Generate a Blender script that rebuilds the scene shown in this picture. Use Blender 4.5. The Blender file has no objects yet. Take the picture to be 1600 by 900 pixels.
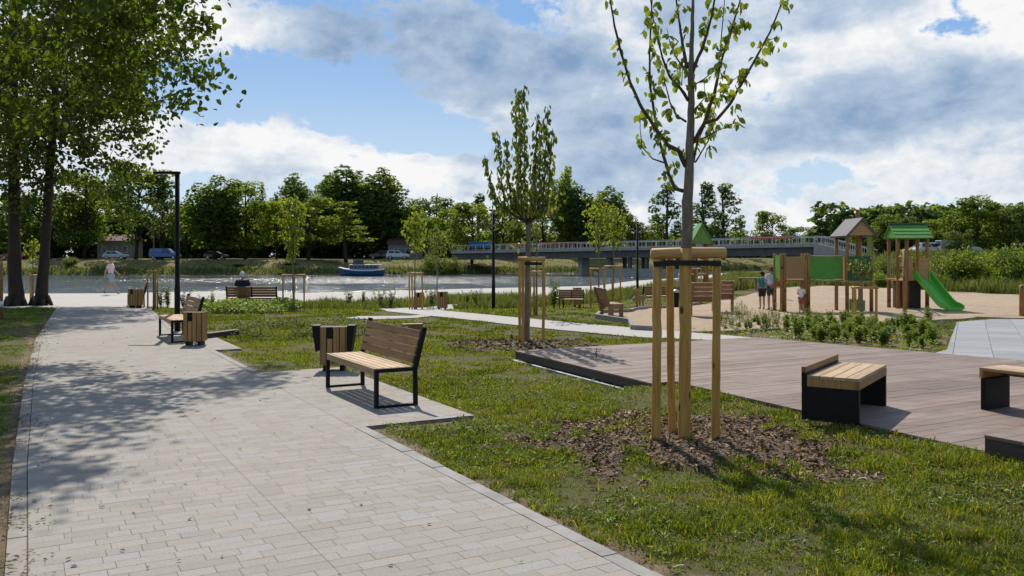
import bpy, bmesh, math, random
import numpy as np
from mathutils import Vector, Matrix

R = math.radians
rng = np.random.default_rng(7)
random.seed(7)
scene = bpy.context.scene
COL = scene.collection
F, H0, HY = 1350.0, 1.7, 400.0        # focal length in photo pixels, eye height, horizon row

# ------------------------------------------------------------------ terrain
NB = np.array([(-90, 36), (-19.2, 41.5), (-7.3, 48.5), (-2, 52.5), (8.7, 59), (15, 70), (22, 88), (30, 105), (42, 122), (80, 150), (300, 300), (900, 700)], float)
FB = np.array([(-600, 120), (-200, 139), (-40, 144), (-5, 155), (25, 168), (60, 190), (120, 240), (300, 420), (900, 900)], float)

def sstep(a, b, x):
    t = np.clip((np.asarray(x, float) - a) / (b - a), 0, 1)
    return t * t * (3 - 2 * t)

def gz(x, y):
    """height of the near bank land"""
    amp = 0.12 + 0.18 * sstep(-13, -11, x)
    amp = amp * (1 - sstep(5, 9, x))
    h = -amp * sstep(26, 33, y)
    for (ax, ay, bx, by) in ((1.75, 10.5, 3.62, 7.05), (3.62, 7.05, 5.4, 3.4)):
        dx, dy = bx - ax, by - ay; t = np.clip(((x - ax) * dx + (y - ay) * dy) / (dx * dx + dy * dy), 0.0, 1)
        d = np.hypot(x - ax - t * dx, y - ay - t * dy)
        if ay > 8: d = np.where(t <= 0, d * 1.6, d)
        rise = .122 * (1 - sstep(.1, .95, d)) if ay > 8 else np.maximum(rise, .122 * (1 - sstep(.1, .95, d)))
    h = h + rise
    h = h + 1.7 * sstep(58, 98, y) * sstep(20, 34, np.asarray(x) - 0.1 * np.asarray(y))
    return h

def sdist(poly, X, Y):
    """signed distance to a polyline, positive on its left side"""
    best = np.full(X.shape, 1e9); sg = np.zeros(X.shape)
    for (x0, y0), (x1, y1) in zip(poly[:-1], poly[1:]):
        dx, dy = x1 - x0, y1 - y0
        t = np.clip(((X - x0) * dx + (Y - y0) * dy) / (dx * dx + dy * dy), 0, 1)
        d = np.hypot(X - x0 - t * dx, Y - y0 - t * dy)
        s = np.sign(dx * (Y - y0) - dy * (X - x0))
        m = d < best
        best = np.where(m, d, best); sg = np.where(m, s, sg)
    return best * sg

def terrain(X, Y):
    sn = sdist(NB, X, Y)              # positive: river side
    sf = -sdist(FB, X, Y)             # positive: river side
    land = gz(X, Y)
    w = 0.5 + 5 * sstep(6, 18, X)
    t = sstep(-0.15 * w - .45, 0.6 * w, sn)
    near = land * (1 - t) - 3.0 * t
    far = np.interp(-sf, [-6, 0, 1.0, 4, 10, 14, 60], [-3.0, -1.55, -1.1, -.35, 0.85, 1.1, 1.3])
    far = far + 0.15 * np.sin(X * .35 + Y * .1) * sstep(1, 5, -sf) * (1 - sstep(9, 14, -sf))
    return np.where(sf < 6, np.maximum(far, -3.0), near)

def g1(x, y): return float(gz(np.array(x, float), np.array(y, float)))

def at(px, py, z=None):
    """point of the near land seen at photo pixel px, py"""
    zz = 0.0 if z is None else z
    for _ in range(25):
        Y = F * (H0 - zz) / (py - HY); X = (px - 800) * Y / F
        if z is None: zz = 0.5 * zz + 0.5 * g1(X, Y)
    return Vector((X, Y, zz))

def atY(px, Y, py=None):
    X = (px - 800) * Y / F
    z = g1(X, Y) if py is None else H0 + (HY - py) * Y / F
    return Vector((X, Y, z))

D = Vector((-.4896, .872)); C = Vector((.872, .4896))   # along and across the promenade path
YAW_PATH = math.atan2(-C.x, C.y)                         # local y points along C

# ------------------------------------------------------------------ nodes and materials
class NT:
    def __init__(self, nt): self.nt = nt
    def n(self, typ, ins=None, **props):
        nd = self.nt.nodes.new(typ)
        for k, v in props.items(): setattr(nd, k, v)
        for k, v in (ins or {}).items(): self.set(nd.inputs[k], v)
        return nd
    def set(self, sock, v):
        if isinstance(v, E): v = v.s
        if isinstance(v, bpy.types.NodeSocket): self.nt.links.new(v, sock)
        else: sock.default_value = v
    def math(self, op, *a):
        nd = self.nt.nodes.new('ShaderNodeMath'); nd.operation = op
        for i, v in enumerate(a): self.set(nd.inputs[i], v)
        return E(self, nd.outputs[0])
    def ramp(self, fac, stops, interp='LINEAR'):
        nd = self.nt.nodes.new('ShaderNodeValToRGB'); nd.color_ramp.interpolation = interp
        cr = nd.color_ramp
        while len(cr.elements) < len(stops): cr.elements.new(0.5)
        for e, (p, c) in zip(cr.elements, stops): e.position = p; e.color = (*c, 1) if len(c) == 3 else c
        self.set(nd.inputs[0], fac)
        return nd.outputs[0]
    def mix(self, fac, a, b, mode='MIX'):
        nd = self.nt.nodes.new('ShaderNodeMix'); nd.data_type = 'RGBA'; nd.blend_type = mode
        for s, v in ((nd.inputs[0], fac), (nd.inputs[6], a), (nd.inputs[7], b)):
            if isinstance(v, tuple) and len(v) == 3: v = (*v, 1)
            self.set(s, v)
        return nd.outputs[2]
    def noise(self, vec, scale, detail=4, rough=.55, dist=0, out=0):
        nd = self.n('ShaderNodeTexNoise', {'Scale': scale, 'Detail': detail, 'Roughness': rough, 'Distortion': dist})
        if vec is not None: self.set(nd.inputs['Vector'], vec)
        return E(self, nd.outputs[out])
    def mapping(self, vec, scale=(1, 1, 1), rot=(0, 0, 0)):
        nd = self.n('ShaderNodeMapping', {'Vector': vec, 'Scale': scale, 'Rotation': rot})
        return nd.outputs[0]

class E:
    def __init__(self, t, s): self.t = t; self.s = s
    def __add__(self, o): return self.t.math('ADD', self, o)
    __radd__ = __add__
    def __sub__(self, o): return self.t.math('SUBTRACT', self, o)
    def __rsub__(self, o): return self.t.math('SUBTRACT', o, self)
    def __mul__(self, o): return self.t.math('MULTIPLY', self, o)
    __rmul__ = __mul__
    def __truediv__(self, o): return self.t.math('DIVIDE', self, o)
    def smooth(self, a, b):
        nd = self.t.n('ShaderNodeMapRange', {'Value': self, 'From Min': a, 'From Max': b}, interpolation_type='SMOOTHSTEP')
        return E(self.t, nd.outputs[0])

def new_mat(name):
    m = bpy.data.materials.new(name); m.use_nodes = True
    nt = m.node_tree; nt.nodes.clear()
    t = NT(nt); out = t.n('ShaderNodeOutputMaterial')
    return m, t, out

def bump(t, h, strength=.3, dist=.01):
    return t.n('ShaderNodeBump', {'Height': h, 'Strength': strength, 'Distance': dist}).outputs[0]

def principled(t, out, color, rough=.7, normal=None, metal=0., spec=.4, coat=0.):
    b = t.n('ShaderNodeBsdfPrincipled', {'Roughness': rough, 'Metallic': metal, 'Specular IOR Level': spec, 'Coat Weight': coat})
    t.set(b.inputs['Base Color'], (*color, 1) if isinstance(color, tuple) and len(color) == 3 else color)
    if normal is not None: t.set(b.inputs['Normal'], normal)
    t.nt.links.new(b.outputs[0], out.inputs[0])
    return b

def m_plain(name, c, rough=.6, metal=0., var=.12, scale=6., bmp=.0, spec=.4, coat=0.):
    m, t, out = new_mat(name)
    co = t.n('ShaderNodeTexCoord').outputs['Object']
    nz = t.noise(co, scale, 5, .6)
    k1 = tuple(max(0, v * (1 - var)) for v in c); k2 = tuple(v * (1 + var) for v in c)
    col = t.ramp(nz, [(.3, k1), (.7, k2)])
    principled(t, out, col, rough, bump(t, nz, bmp, .01) if bmp else None, metal, spec, coat)
    return m

def m_wood(name, c1, c2, axis=0, rough=.62, scale=9., knots=False):
    """c1 dark grain, c2 light; grain runs along the local axis"""
    m, t, out = new_mat(name)
    co = t.n('ShaderNodeTexCoord').outputs['Object']
    sc = [1.0, 1.0, 1.0]; sc[axis] = .07
    isl = E(t, t.n('ShaderNodeNewGeometry').outputs['Random Per Island'])
    off = t.n('ShaderNodeCombineXYZ', {'X': isl * 17., 'Y': isl * 31., 'Z': isl * 7.}).outputs[0]
    v = t.n('ShaderNodeVectorMath', {0: co, 1: off}, operation='ADD').outputs[0]
    vv = t.mapping(v, tuple(sc))
    g = t.noise(vv, scale * 4, 7, .65, .6)
    b = t.noise(v, 1.6, 3, .5)
    col = t.ramp(g * .75 + b * .25, [(.32, c1), (.68, c2)])
    tone = isl * .5 + .75
    col = t.mix(1., col, t.n('ShaderNodeCombineXYZ', {'X': tone, 'Y': tone, 'Z': tone}).outputs[0], 'MULTIPLY')
    if knots:
        vo = E(t, t.n('ShaderNodeTexVoronoi', {'Vector': t.mapping(v, (1, 1, .55)), 'Scale': 7.}).outputs['Distance'])
        col = t.mix(1 - vo.smooth(.10, .2), col, tuple(x * .28 for x in c1))
    principled(t, out, col, rough, bump(t, g, .35, .003), 0, .3)
    return m

def m_leaf(name, dark, light, trans=.45, yellow=None, nscale=.6, gloss=.05, nw=.4):
    m, t, out = new_mat(name)
    geo = t.n('ShaderNodeNewGeometry')
    isl = E(t, geo.outputs['Random Per Island'])
    oi = E(t, t.n('ShaderNodeObjectInfo').outputs['Random'])
    nz = t.noise(geo.outputs['Position'], nscale, 3)
    f = isl * .45 + nz * nw + oi * .25 - .05 - (nw - .4) * .5
    col = t.ramp(f, [(.2, dark), (.8, light)])
    if yellow: col = t.mix(isl.smooth(.90, .97), col, yellow)
    d = t.n('ShaderNodeBsdfDiffuse', {'Color': col})
    warm = t.mix(1., col, (1.35, 1.25, .55), 'MULTIPLY')
    tr = t.n('ShaderNodeBsdfTranslucent', {'Color': warm})
    mx = t.n('ShaderNodeMixShader', {0: trans, 1: d.outputs[0], 2: tr.outputs[0]})
    gl = t.n('ShaderNodeBsdfGlossy', {'Color': (1, 1, 1, 1), 'Roughness': .38})
    m2 = t.n('ShaderNodeMixShader', {0: gloss, 1: mx.outputs[0], 2: gl.outputs[0]})
    t.nt.links.new(m2.outputs[0], out.inputs[0])
    return m

M = {}
M['bench_seat'] = m_wood('bench_seat_wood', (.26, .155, .075), (.54, .38, .22), 0)
M['bench_back'] = m_wood('bench_back_wood', (.155, .078, .034), (.32, .187, .09), 0)
M['bin_wood'] = m_wood('bin_wood', (.19, .092, .028), (.42, .235, .085), 2)
M['old_wood'] = m_wood('park_bench_wood', (.16, .080, .038), (.33, .19, .10), 0)
M['deckbench'] = m_wood('deck_bench_wood', (.26, .165, .085), (.50, .365, .22), 1)
M['stake'] = m_wood('stake_wood', (.26, .125, .022), (.56, .335, .085), 2, knots=True)
M['log'] = m_wood('rail_log_wood', (.28, .145, .04), (.58, .36, .13), 0, knots=True)
M['deck'] = m_wood('deck_board', (.120, .084, .068), (.245, .184, .152), 0, .7, 5.)
_t = NT(M['deck'].node_tree); _b = [n for n in _t.nt.nodes if n.type == 'BSDF_PRINCIPLED'][0]; _l = _b.inputs['Base Color'].links[0].from_socket
_p = _t.n('ShaderNodeNewGeometry').outputs['Position']; _n = _t.noise(_p, .9, 7, .68).smooth(.45, .72) * .5
_t.set(_b.inputs['Base Color'], _t.mix(_n, _l, (.275, .235, .205)))
M['fascia'] = m_wood('deck_fascia', (.07, .055, .045), (.14, .115, .095), 0, .75)
M['timber'] = m_wood('dark_timber', (.035, .028, .022), (.085, .066, .05), 0)
M['post'] = m_wood('play_post_wood', (.17, .080, .025), (.37, .20, .075), 2, knots=True)
M['play_orange'] = m_wood('play_panel_wood', (.30, .165, .06), (.46, .28, .12), 0)
M['metal'] = m_plain('black_metal', (.007, .007, .0075), .55, .0, .2, 8., 0, .2)
M['galv'] = m_plain('galvanised_steel', (.33, .36, .39), .45, .6, .15, 6.)
M['strap'] = m_plain('rubber_strap', (.012, .012, .012), .75)
M['concrete'] = m_plain('concrete', (.34, .32, .29), .85, 0, .15, 1.2, .2)
M['dark_concrete'] = m_plain('bridge_girder', (.11, .102, .092), .8, 0, .2, .8)
M['white_rail'] = m_plain('rail_paint', (.50, .49, .46), .5)
M['red'] = m_plain('red_paint', (.30, .035, .025), .55)
M['blue_sheet'] = m_plain('blue_sheet', (.02, .12, .26), .5)
M['kerb'] = m_plain('kerb_stone', (.255, .245, .228), .85, 0, .25, 3., .2)
M['kerb_pale'] = m_plain('pale_kerb_stone', (.245, .222, .190), .85, 0, .3, 3., .2)
M['green'] = m_plain('green_board', (.075, .27, .022), .45, 0, .2, 3.)
M['dkgreen'] = m_plain('dark_green_board', (.008, .085, .028), .5, 0, .15, 3.)
M['lime'] = m_plain('light_green_board', (.13, .25, .04), .5, 0, .15, 3.)
M['slide'] = m_plain('slide_plastic', (.095, .44, .030), .3, 0, .1, 2., 0, .5, .2)
M['shingle'] = m_wood('roof_board', (.05, .052, .056), (.13, .13, .135), 0)
M['roofgreen'] = m_wood('green_roof_board', (.05, .17, .03), (.11, .30, .055), 0)
M['rope'] = m_plain('rope', (.25, .30, .14), .8)
M['white'] = m_plain('white_paint', (.72, .73, .74), .4)
M['hull_blue'] = m_plain('blue_hull_paint', (.012, .075, .17), .4)
M['glass'] = m_plain('dark_glass', (.02, .028, .032), .08, 0, .2, 3., 0, .6)
M['tyre'] = m_plain('tyre_rubber', (.015, .015, .015), .8)
M['rim'] = m_plain('wheel_rim', (.4, .4, .42), .35, .7)
M['plaster'] = m_plain('pale_plaster', (.27, .26, .24), .9)
M['tile'] = m_plain('roof_tile', (.16, .09, .07), .8)

def m_bark(name, c1, c2, scale=4.):
    m, t, out = new_mat(name)
    co = t.n('ShaderNodeTexCoord').outputs['Object']
    nz = t.noise(t.mapping(co, (1, 1, .22)), scale * 3, 8, .7, .8)
    b = t.noise(co, scale * .4, 3)
    col = t.ramp(nz * .7 + b * .3, [(.3, c1), (.7, c2)])
    principled(t, out, col, .9, bump(t, nz, .8, .02), 0, .2)
    return m
M['bark'] = m_bark('bark', (.020, .015, .011), (.070, .053, .040), 4)
M['young_bark'] = m_bark('young_bark', (.11, .085, .062), (.26, .21, .165), 9)
M['twig'] = m_bark('twig_bark', (.055, .034, .026), (.14, .092, .068), 12)
M['leaf_far'] = m_leaf('far_leaf', (.078, .134, .026), (.220, .285, .052), .68, None, .12, .01)
M['leaf_dark'] = m_leaf('dark_leaf', (.058, .108, .034), (.165, .228, .062), .64, None, .12, .01)
M['leaf_light'] = m_leaf('light_leaf', (.120, .175, .026), (.260, .315, .048), .66, None, .12, .01)
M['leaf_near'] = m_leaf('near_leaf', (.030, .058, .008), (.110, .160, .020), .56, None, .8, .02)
M['leaf_young'] = m_leaf('young_leaf', (.115, .175, .016), (.25, .315, .042), .52, (.34, .30, .05), 3., .03)
M['leaf_young_dk'] = m_leaf('young_leaf_olive', (.080, .120, .018), (.175, .225, .040), .46, (.24, .20, .06), 3., .03)
M['leaf_plant'] = m_leaf('plant_leaf', (.085, .145, .026), (.20, .28, .058), .5, (.30, .30, .08), 1.2, .02)
M['leaf_pale'] = m_leaf('pale_weed', (.075, .105, .030), (.150, .180, .060), .45, (.24, .22, .08), 3., .01)
M['grass'] = m_leaf('grass_blade', (.058, .106, .010), (.245, .278, .029), .5, (.36, .28, .13), .7, .010, .85)
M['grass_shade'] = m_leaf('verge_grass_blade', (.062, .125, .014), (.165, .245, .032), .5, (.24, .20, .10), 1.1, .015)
M['tall_grass'] = m_leaf('meadow_grass', (.065, .105, .024), (.165, .195, .055), .42, (.26, .23, .10), .5, .015)
M['soil'] = m_plain('soil', (.115, .082, .055), .95, 0, .35, 9., .6)

def m_ground():
    m, t, out = new_mat('lawn')
    geo = t.n('ShaderNodeNewGeometry'); pos = geo.outputs['Position']
    soil = E(t, t.n('ShaderNodeAttribute', attribute_name='soil').outputs['Fac'])
    bank = E(t, t.n('ShaderNodeAttribute', attribute_name='bank').outputs['Fac'])
    n1 = t.noise(pos, .35, 5, .6); n2 = t.noise(pos, 6., 6, .7); n3 = t.noise(pos, 90., 5, .75)
    gcol = t.ramp(n1 * .45 + n2 * .3 + n3 * .25, [(.30, (.055, .090, .013)), (.52, (.115, .155, .023)), (.72, (.180, .195, .040))])
    scol = t.ramp(n2 * .5 + n3 * .5, [(.28, (.085, .060, .040)), (.5, (.20, .150, .098)), (.75, (.36, .285, .20))])
    thatch = t.ramp(n3, [(.36, (.030, .026, .014)), (.64, (.190, .150, .082))])
    patch = (n1 * .45 + n2 * .55).smooth(.36, .50)
    col = t.mix(patch * .85, gcol, thatch)
    sm = (soil + (n2 - .5) * 1.3 + (n3 - .5) * .5).smooth(.38, .6)
    col = t.mix(sm, col, scol)
    dry = t.ramp(n1 * .4 + n2 * .6, [(.35, (.085, .105, .024)), (.6, (.23, .175, .085))])
    col = t.mix((bank + (n1 - .5) * 1.6 + (n2 - .5) * .6).smooth(.35, .65), col, dry)
    h = n2 * .5 + n3 * .5
    principled(t, out, col, .95, bump(t, h, .8, .04), 0, .1)
    return m
M['ground'] = m_ground()

def m_paver():
    m, t, out = new_mat('paver')
    geo = t.n('ShaderNodeNewGeometry'); pos = geo.outputs['Position']
    isl = E(t, geo.outputs['Random Per Island'])
    n1 = t.noise(pos, .6, 4); n2 = t.noise(pos, 60., 5, .7); n3 = t.noise(pos, 4., 4, .6)
    f = isl * .5 + n1 * .25 + n3 * .25
    col = t.ramp(f, [(.15, (.238, .217, .189)), (.5, (.274, .250, .218)), (.85, (.306, .279, .243))])
    bluish = isl.smooth(.90, .92) * .45
    col = t.mix(bluish, col, (.262, .262, .275))
    sp = n2.smooth(.25, .75) * .3 + .85
    col = t.mix(1., col, t.n('ShaderNodeCombineXYZ', {'X': sp, 'Y': sp, 'Z': sp}).outputs[0], 'MULTIPLY')
    st = t.noise(pos, 1.1, 7, .7).smooth(.52, .75) * .34
    col = t.mix(st, col, (.16, .145, .125))
    principled(t, out, col, .82, bump(t, n2, .25, .004), 0, .3)
    return m
M['paver'] = m_paver()
M['joint'] = m_plain('joint_sand', (.235, .205, .165), .95, 0, .3, 12., .4)

def m_slab(name, c):
    m, t, out = new_mat(name)
    geo = t.n('ShaderNodeNewGeometry'); pos = geo.outputs['Position']
    isl = E(t, geo.outputs['Random Per Island'])
    n1 = t.noise(pos, .5, 5, .6); n2 = t.noise(pos, 35., 4, .7)
    f = isl * .35 + n1 * .4 + n2 * .25
    col = t.ramp(f, [(.25, tuple(v * .82 for v in c)), (.75, tuple(v * 1.12 for v in c))])
    principled(t, out, col, .85, bump(t, n2, .3, .004), 0, .3)
    return m
M['slab'] = m_slab('pale_slab', (.37, .352, .322))
M['tiles'] = m_slab('grey_tile', (.27, .285, .295))
M['tiles_dark'] = m_slab('dark_grey_tile', (.19, .205, .215))

def m_sand():
    m, t, out = new_mat('sand')
    pos = t.n('ShaderNodeNewGeometry').outputs['Position']
    n1 = t.noise(pos, .4, 5, .6); n2 = t.noise(pos, 3.2, 6, .7); n3 = t.noise(pos, 40., 4, .7)
    col = t.ramp(n1 * .3 + n2 * .4 + n3 * .3, [(.3, (.285, .212, .145)), (.5, (.415, .322, .228)), (.7, (.485, .388, .285))])
    principled(t, out, col, .95, bump(t, n2 * .8 + n3 * .2, 1., .12), 0, .1)
    return m
M['sand'] = m_sand()

def m_mulch():
    m, t, out = new_mat('bark_mulch')
    geo = t.n('ShaderNodeNewGeometry')
    isl = E(t, geo.outputs['Random Per Island']); n = t.noise(geo.outputs['Position'], 25., 4)
    col = t.ramp(isl * .75 + n * .25, [(.12, (.055, .031, .016)), (.5, (.18, .110, .060)), (.75, (.33, .225, .130)), (.95, (.50, .38, .25))])
    principled(t, out, col, .85, bump(t, n, .5, .01), 0, .2)
    return m
M['mulch'] = m_mulch()
M['mulch_base'] = m_plain('mulch_base', (.095, .062, .038), .95, 0, .5, 40., .8)
M['straw'] = m_leaf('dry_straw', (.10, .078, .045), (.24, .185, .11), .2, None, 3., .005)

def m_water():
    m, t, out = new_mat('river_water')
    pos = t.n('ShaderNodeNewGeometry').outputs['Position']
    v = t.mapping(pos, (.45, 1.0, 1))
    n1 = t.noise(v, .32, 4, .6, .5); n2 = t.noise(v, 1.5, 4, .65); gust = t.noise(t.mapping(pos, (.25, 1, 1)), .06, 3, .5).smooth(.35, .65)
    h = n1 * .6 + n2 * .4 * (gust * .8 + .2)
    b = principled(t, out, (.028, .044, .050), .13, bump(t, h, 1., 1.1), 0, .5)
    b.inputs['IOR'].default_value = 1.33
    return m
M['water'] = m_water()

# ------------------------------------------------------------------ mesh helpers
def link(o, parent=None):
    COL.objects.link(o)
    if parent is not None: o.parent = parent
    return o

class MB:
    def __init__(self): self.v = []; self.f = []; self.mi = []
    def add(self, vs, fs, mi=0):
        b = len(self.v); self.v += [tuple(p) for p in vs]
        self.f += [tuple(i + b for i in f) for f in fs]; self.mi += [mi] * len(fs)
        return self
    def box(self, cx, cy, cz, sx, sy, sz, rz=0, mi=0):
        c, s = math.cos(rz), math.sin(rz); vs = []
        for dz in (-.5, .5):
            for dx, dy in ((-.5, -.5), (.5, -.5), (.5, .5), (-.5, .5)):
                x, y = dx * sx, dy * sy
                vs.append((cx + c * x - s * y, cy + s * x + c * y, cz + dz * sz))
        return self.add(vs, [(3, 2, 1, 0), (4, 5, 6, 7), (0, 1, 5, 4), (1, 2, 6, 5), (2, 3, 7, 6), (3, 0, 4, 7)], mi)
    def beam(self, p, q, w, t, up=(0, 0, 1), mi=0):
        p, q = Vector(p), Vector(q); d = (q - p).normalized(); u = Vector(up)
        if abs(d.dot(u)) > .98: u = Vector((0, 1, 0))
        s = d.cross(u).normalized(); u = s.cross(d)
        vs = [a + s * (i * w / 2) + u * (j * t / 2) for a in (p, q) for i, j in ((-1, -1), (1, -1), (1, 1), (-1, 1))]
        return self.add(vs, [(3, 2, 1, 0), (4, 5, 6, 7), (0, 1, 5, 4), (1, 2, 6, 5), (2, 3, 7, 6), (3, 0, 4, 7)], mi)
    def tube(self, pts, rad, n=8, caps=True, mi=0):
        pts = [Vector(p) for p in pts]
        if not hasattr(rad, '__len__'): rad = [rad] * len(pts)
        vs = []; fs = []; prev = None
        for i, p in enumerate(pts):
            d = (pts[min(i + 1, len(pts) - 1)] - pts[max(i - 1, 0)]).normalized()
            if prev is None:
                a = Vector((1, 0, 0)) if abs(d.x) < .8 else Vector((0, 1, 0))
                s = d.cross(a).normalized()
            else:
                s = (prev - d * prev.dot(d)).normalized()
            prev = s; u = d.cross(s)
            for k in range(n):
                a = 2 * math.pi * k / n
                vs.append(p + (s * math.cos(a) + u * math.sin(a)) * rad[i])
        for i in range(len(pts) - 1):
            for k in range(n):
                k2 = (k + 1) % n
                fs.append((i * n + k, i * n + k2, (i + 1) * n + k2, (i + 1) * n + k))
        if caps:
            fs.append(tuple(range(n - 1, -1, -1))); fs.append(tuple((len(pts) - 1) * n + k for k in range(n)))
        return self.add(vs, fs, mi)
    def pole(self, pts, rad, n=12, wob=.06, seg=.12):
        """a tube with the small bends and swellings of real wood"""
        pts = [Vector(p) for p in pts]; P = []; r_ = []
        for i, (a, b) in enumerate(zip(pts[:-1], pts[1:])):
            k = max(1, int((b - a).length / seg))
            for q in range(k):
                f = q / k; rr = rad[i] + (rad[i + 1] - rad[i]) * f; j = rr * wob if 0 < q else 0
                P.append(a.lerp(b, f) + Vector((random.gauss(0, j), random.gauss(0, j), 0))); r_.append(rr * (1 + random.gauss(0, wob * .5) * (q > 0)))
        return self.tube(P + [pts[-1]], r_ + [rad[-1]], n)
    def prism(self, poly, z0, z1, mi=0):
        n = len(poly)
        a = sum(poly[i][0] * poly[(i + 1) % n][1] - poly[(i + 1) % n][0] * poly[i][1] for i in range(n))
        if a < 0: poly = poly[::-1]
        vs = [(p[0], p[1], z0) for p in poly] + [(p[0], p[1], z1) for p in poly]
        fs = [tuple(range(n - 1, -1, -1)), tuple(range(n, 2 * n))]
        fs += [(i, (i + 1) % n, n + (i + 1) % n, n + i) for i in range(n)]
        return self.add(vs, fs, mi)
    def ext(self, prof, axis, a, b, mi=0):
        """profile (p, q) extruded along an axis: 'x' -> (y, z), 'y' -> (x, z)"""
        n = len(prof)
        mk = (lambda t, p: (t, p[0], p[1])) if axis == 'x' else (lambda t, p: (p[0], t, p[1]))
        vs = [mk(a, p) for p in prof] + [mk(b, p) for p in prof]
        fs = [tuple(range(n)), tuple(range(2 * n - 1, n - 1, -1))]
        fs += [(i, n + i, n + (i + 1) % n, (i + 1) % n) for i in range(n)]
        return self.add(vs, fs, mi)
    def ell(self, c, r, n=12, m=8, mi=0):
        vs = []; fs = []
        for j in range(m + 1):
            th = math.pi * j / m
            for k in range(n):
                a = 2 * math.pi * k / n
                vs.append((c[0] + r[0] * math.sin(th) * math.cos(a), c[1] + r[1] * math.sin(th) * math.sin(a), c[2] + r[2] * math.cos(th)))
        for j in range(m):
            for k in range(n):
                fs.append((j * n + k, (j + 1) * n + k, (j + 1) * n + (k + 1) % n, j * n + (k + 1) % n))
        return self.add(vs, fs, mi)
    def build(self, name, mats, parent=None, smooth=False, bevel=0, recalc=True):
        me = bpy.data.meshes.new(name); me.from_pydata(self.v, [], self.f)
        if not isinstance(mats, (list, tuple)): mats = [mats]
        for m in mats: me.materials.append(m)
        if len(mats) > 1: me.polygons.foreach_set('material_index', self.mi)
        if recalc:
            bm = bmesh.new(); bm.from_mesh(me); bmesh.ops.recalc_face_normals(bm, faces=bm.faces); bm.to_mesh(me); bm.free()
        if smooth: me.polygons.foreach_set('use_smooth', [True] * len(me.polygons))
        me.update()
        o = link(bpy.data.objects.new(name, me), parent)
        if bevel:
            b = o.modifiers.new('edge', 'BEVEL'); b.width = bevel; b.segments = 2; b.limit_method = 'ANGLE'
        return o

def np_mesh(name, V, T, mat, parent=None, n=None):
    """mesh from arrays: V (k,3), T (m,n) equal-sided faces"""
    V = np.ascontiguousarray(V, np.float32); T = np.ascontiguousarray(T, np.int32); n = T.shape[1]
    me = bpy.data.meshes.new(name)
    me.vertices.add(len(V)); me.vertices.foreach_set('co', V.ravel())
    me.loops.add(T.size); me.loops.foreach_set('vertex_index', T.ravel())
    me.polygons.add(len(T))
    me.polygons.foreach_set('loop_start', np.arange(0, T.size, n, dtype=np.int32))
    me.polygons.foreach_set('loop_total', np.full(len(T), n, np.int32))
    me.materials.append(mat); me.update(calc_edges=True); me.validate()
    return link(bpy.data.objects.new(name, me), parent)

def empty(name, loc=(0, 0, 0), rz=0, scale=None):
    o = bpy.data.objects.new(name, None); o.empty_display_size = .2
    o.location = loc; o.rotation_euler = (0, 0, rz)
    if scale: o.scale = scale
    return link(o)

def tag(o, label, cat, group=None, kind=None):
    if label: o['label'] = label
    if cat: o['category'] = cat
    if group: o['group'] = group
    if kind: o['kind'] = kind
    return o

def thing(name, label, cat, loc=(0, 0, 0), rz=0, group=None, scale=None):
    return tag(empty(name, loc, rz, scale), label, cat, group)

def copy_tree(o, parent=None):
    c = o.copy(); COL.objects.link(c); c.parent = parent
    for ch in list(o.children): copy_tree(ch, c)
    return c

def dup(o, loc, rz=0, label=None, scale=None, group=None):
    c = copy_tree(o); c.location = loc; c.rotation_euler = (0, 0, rz)
    if label: c['label'] = label
    if group: c['group'] = group
    if scale is not None: c.scale = scale if hasattr(scale, '__len__') else (scale,) * 3
    return c

def structure(o): o['kind'] = 'structure'; return o

def inpoly(poly, X, Y):
    inside = np.zeros(np.shape(X), bool); n = len(poly)
    for i in range(n):
        x0, y0 = poly[i]; x1, y1 = poly[(i + 1) % n]
        c = ((y0 > Y) != (y1 > Y)) & (X < (x1 - x0) * (Y - y0) / ((y1 - y0) or 1e-9) + x0)
        inside ^= c
    return inside

def clip(poly, nx, ny, c):
    """keep nx*x+ny*y <= c"""
    out = []
    for i in range(len(poly)):
        a, b = poly[i], poly[(i + 1) % len(poly)]
        da, db = nx * a[0] + ny * a[1] - c, nx * b[0] + ny * b[1] - c
        if da <= 0: out.append(a)
        if (da < 0 < db) or (db < 0 < da):
            t = da / (da - db); out.append((a[0] + t * (b[0] - a[0]), a[1] + t * (b[1] - a[1])))
    return out

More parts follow.
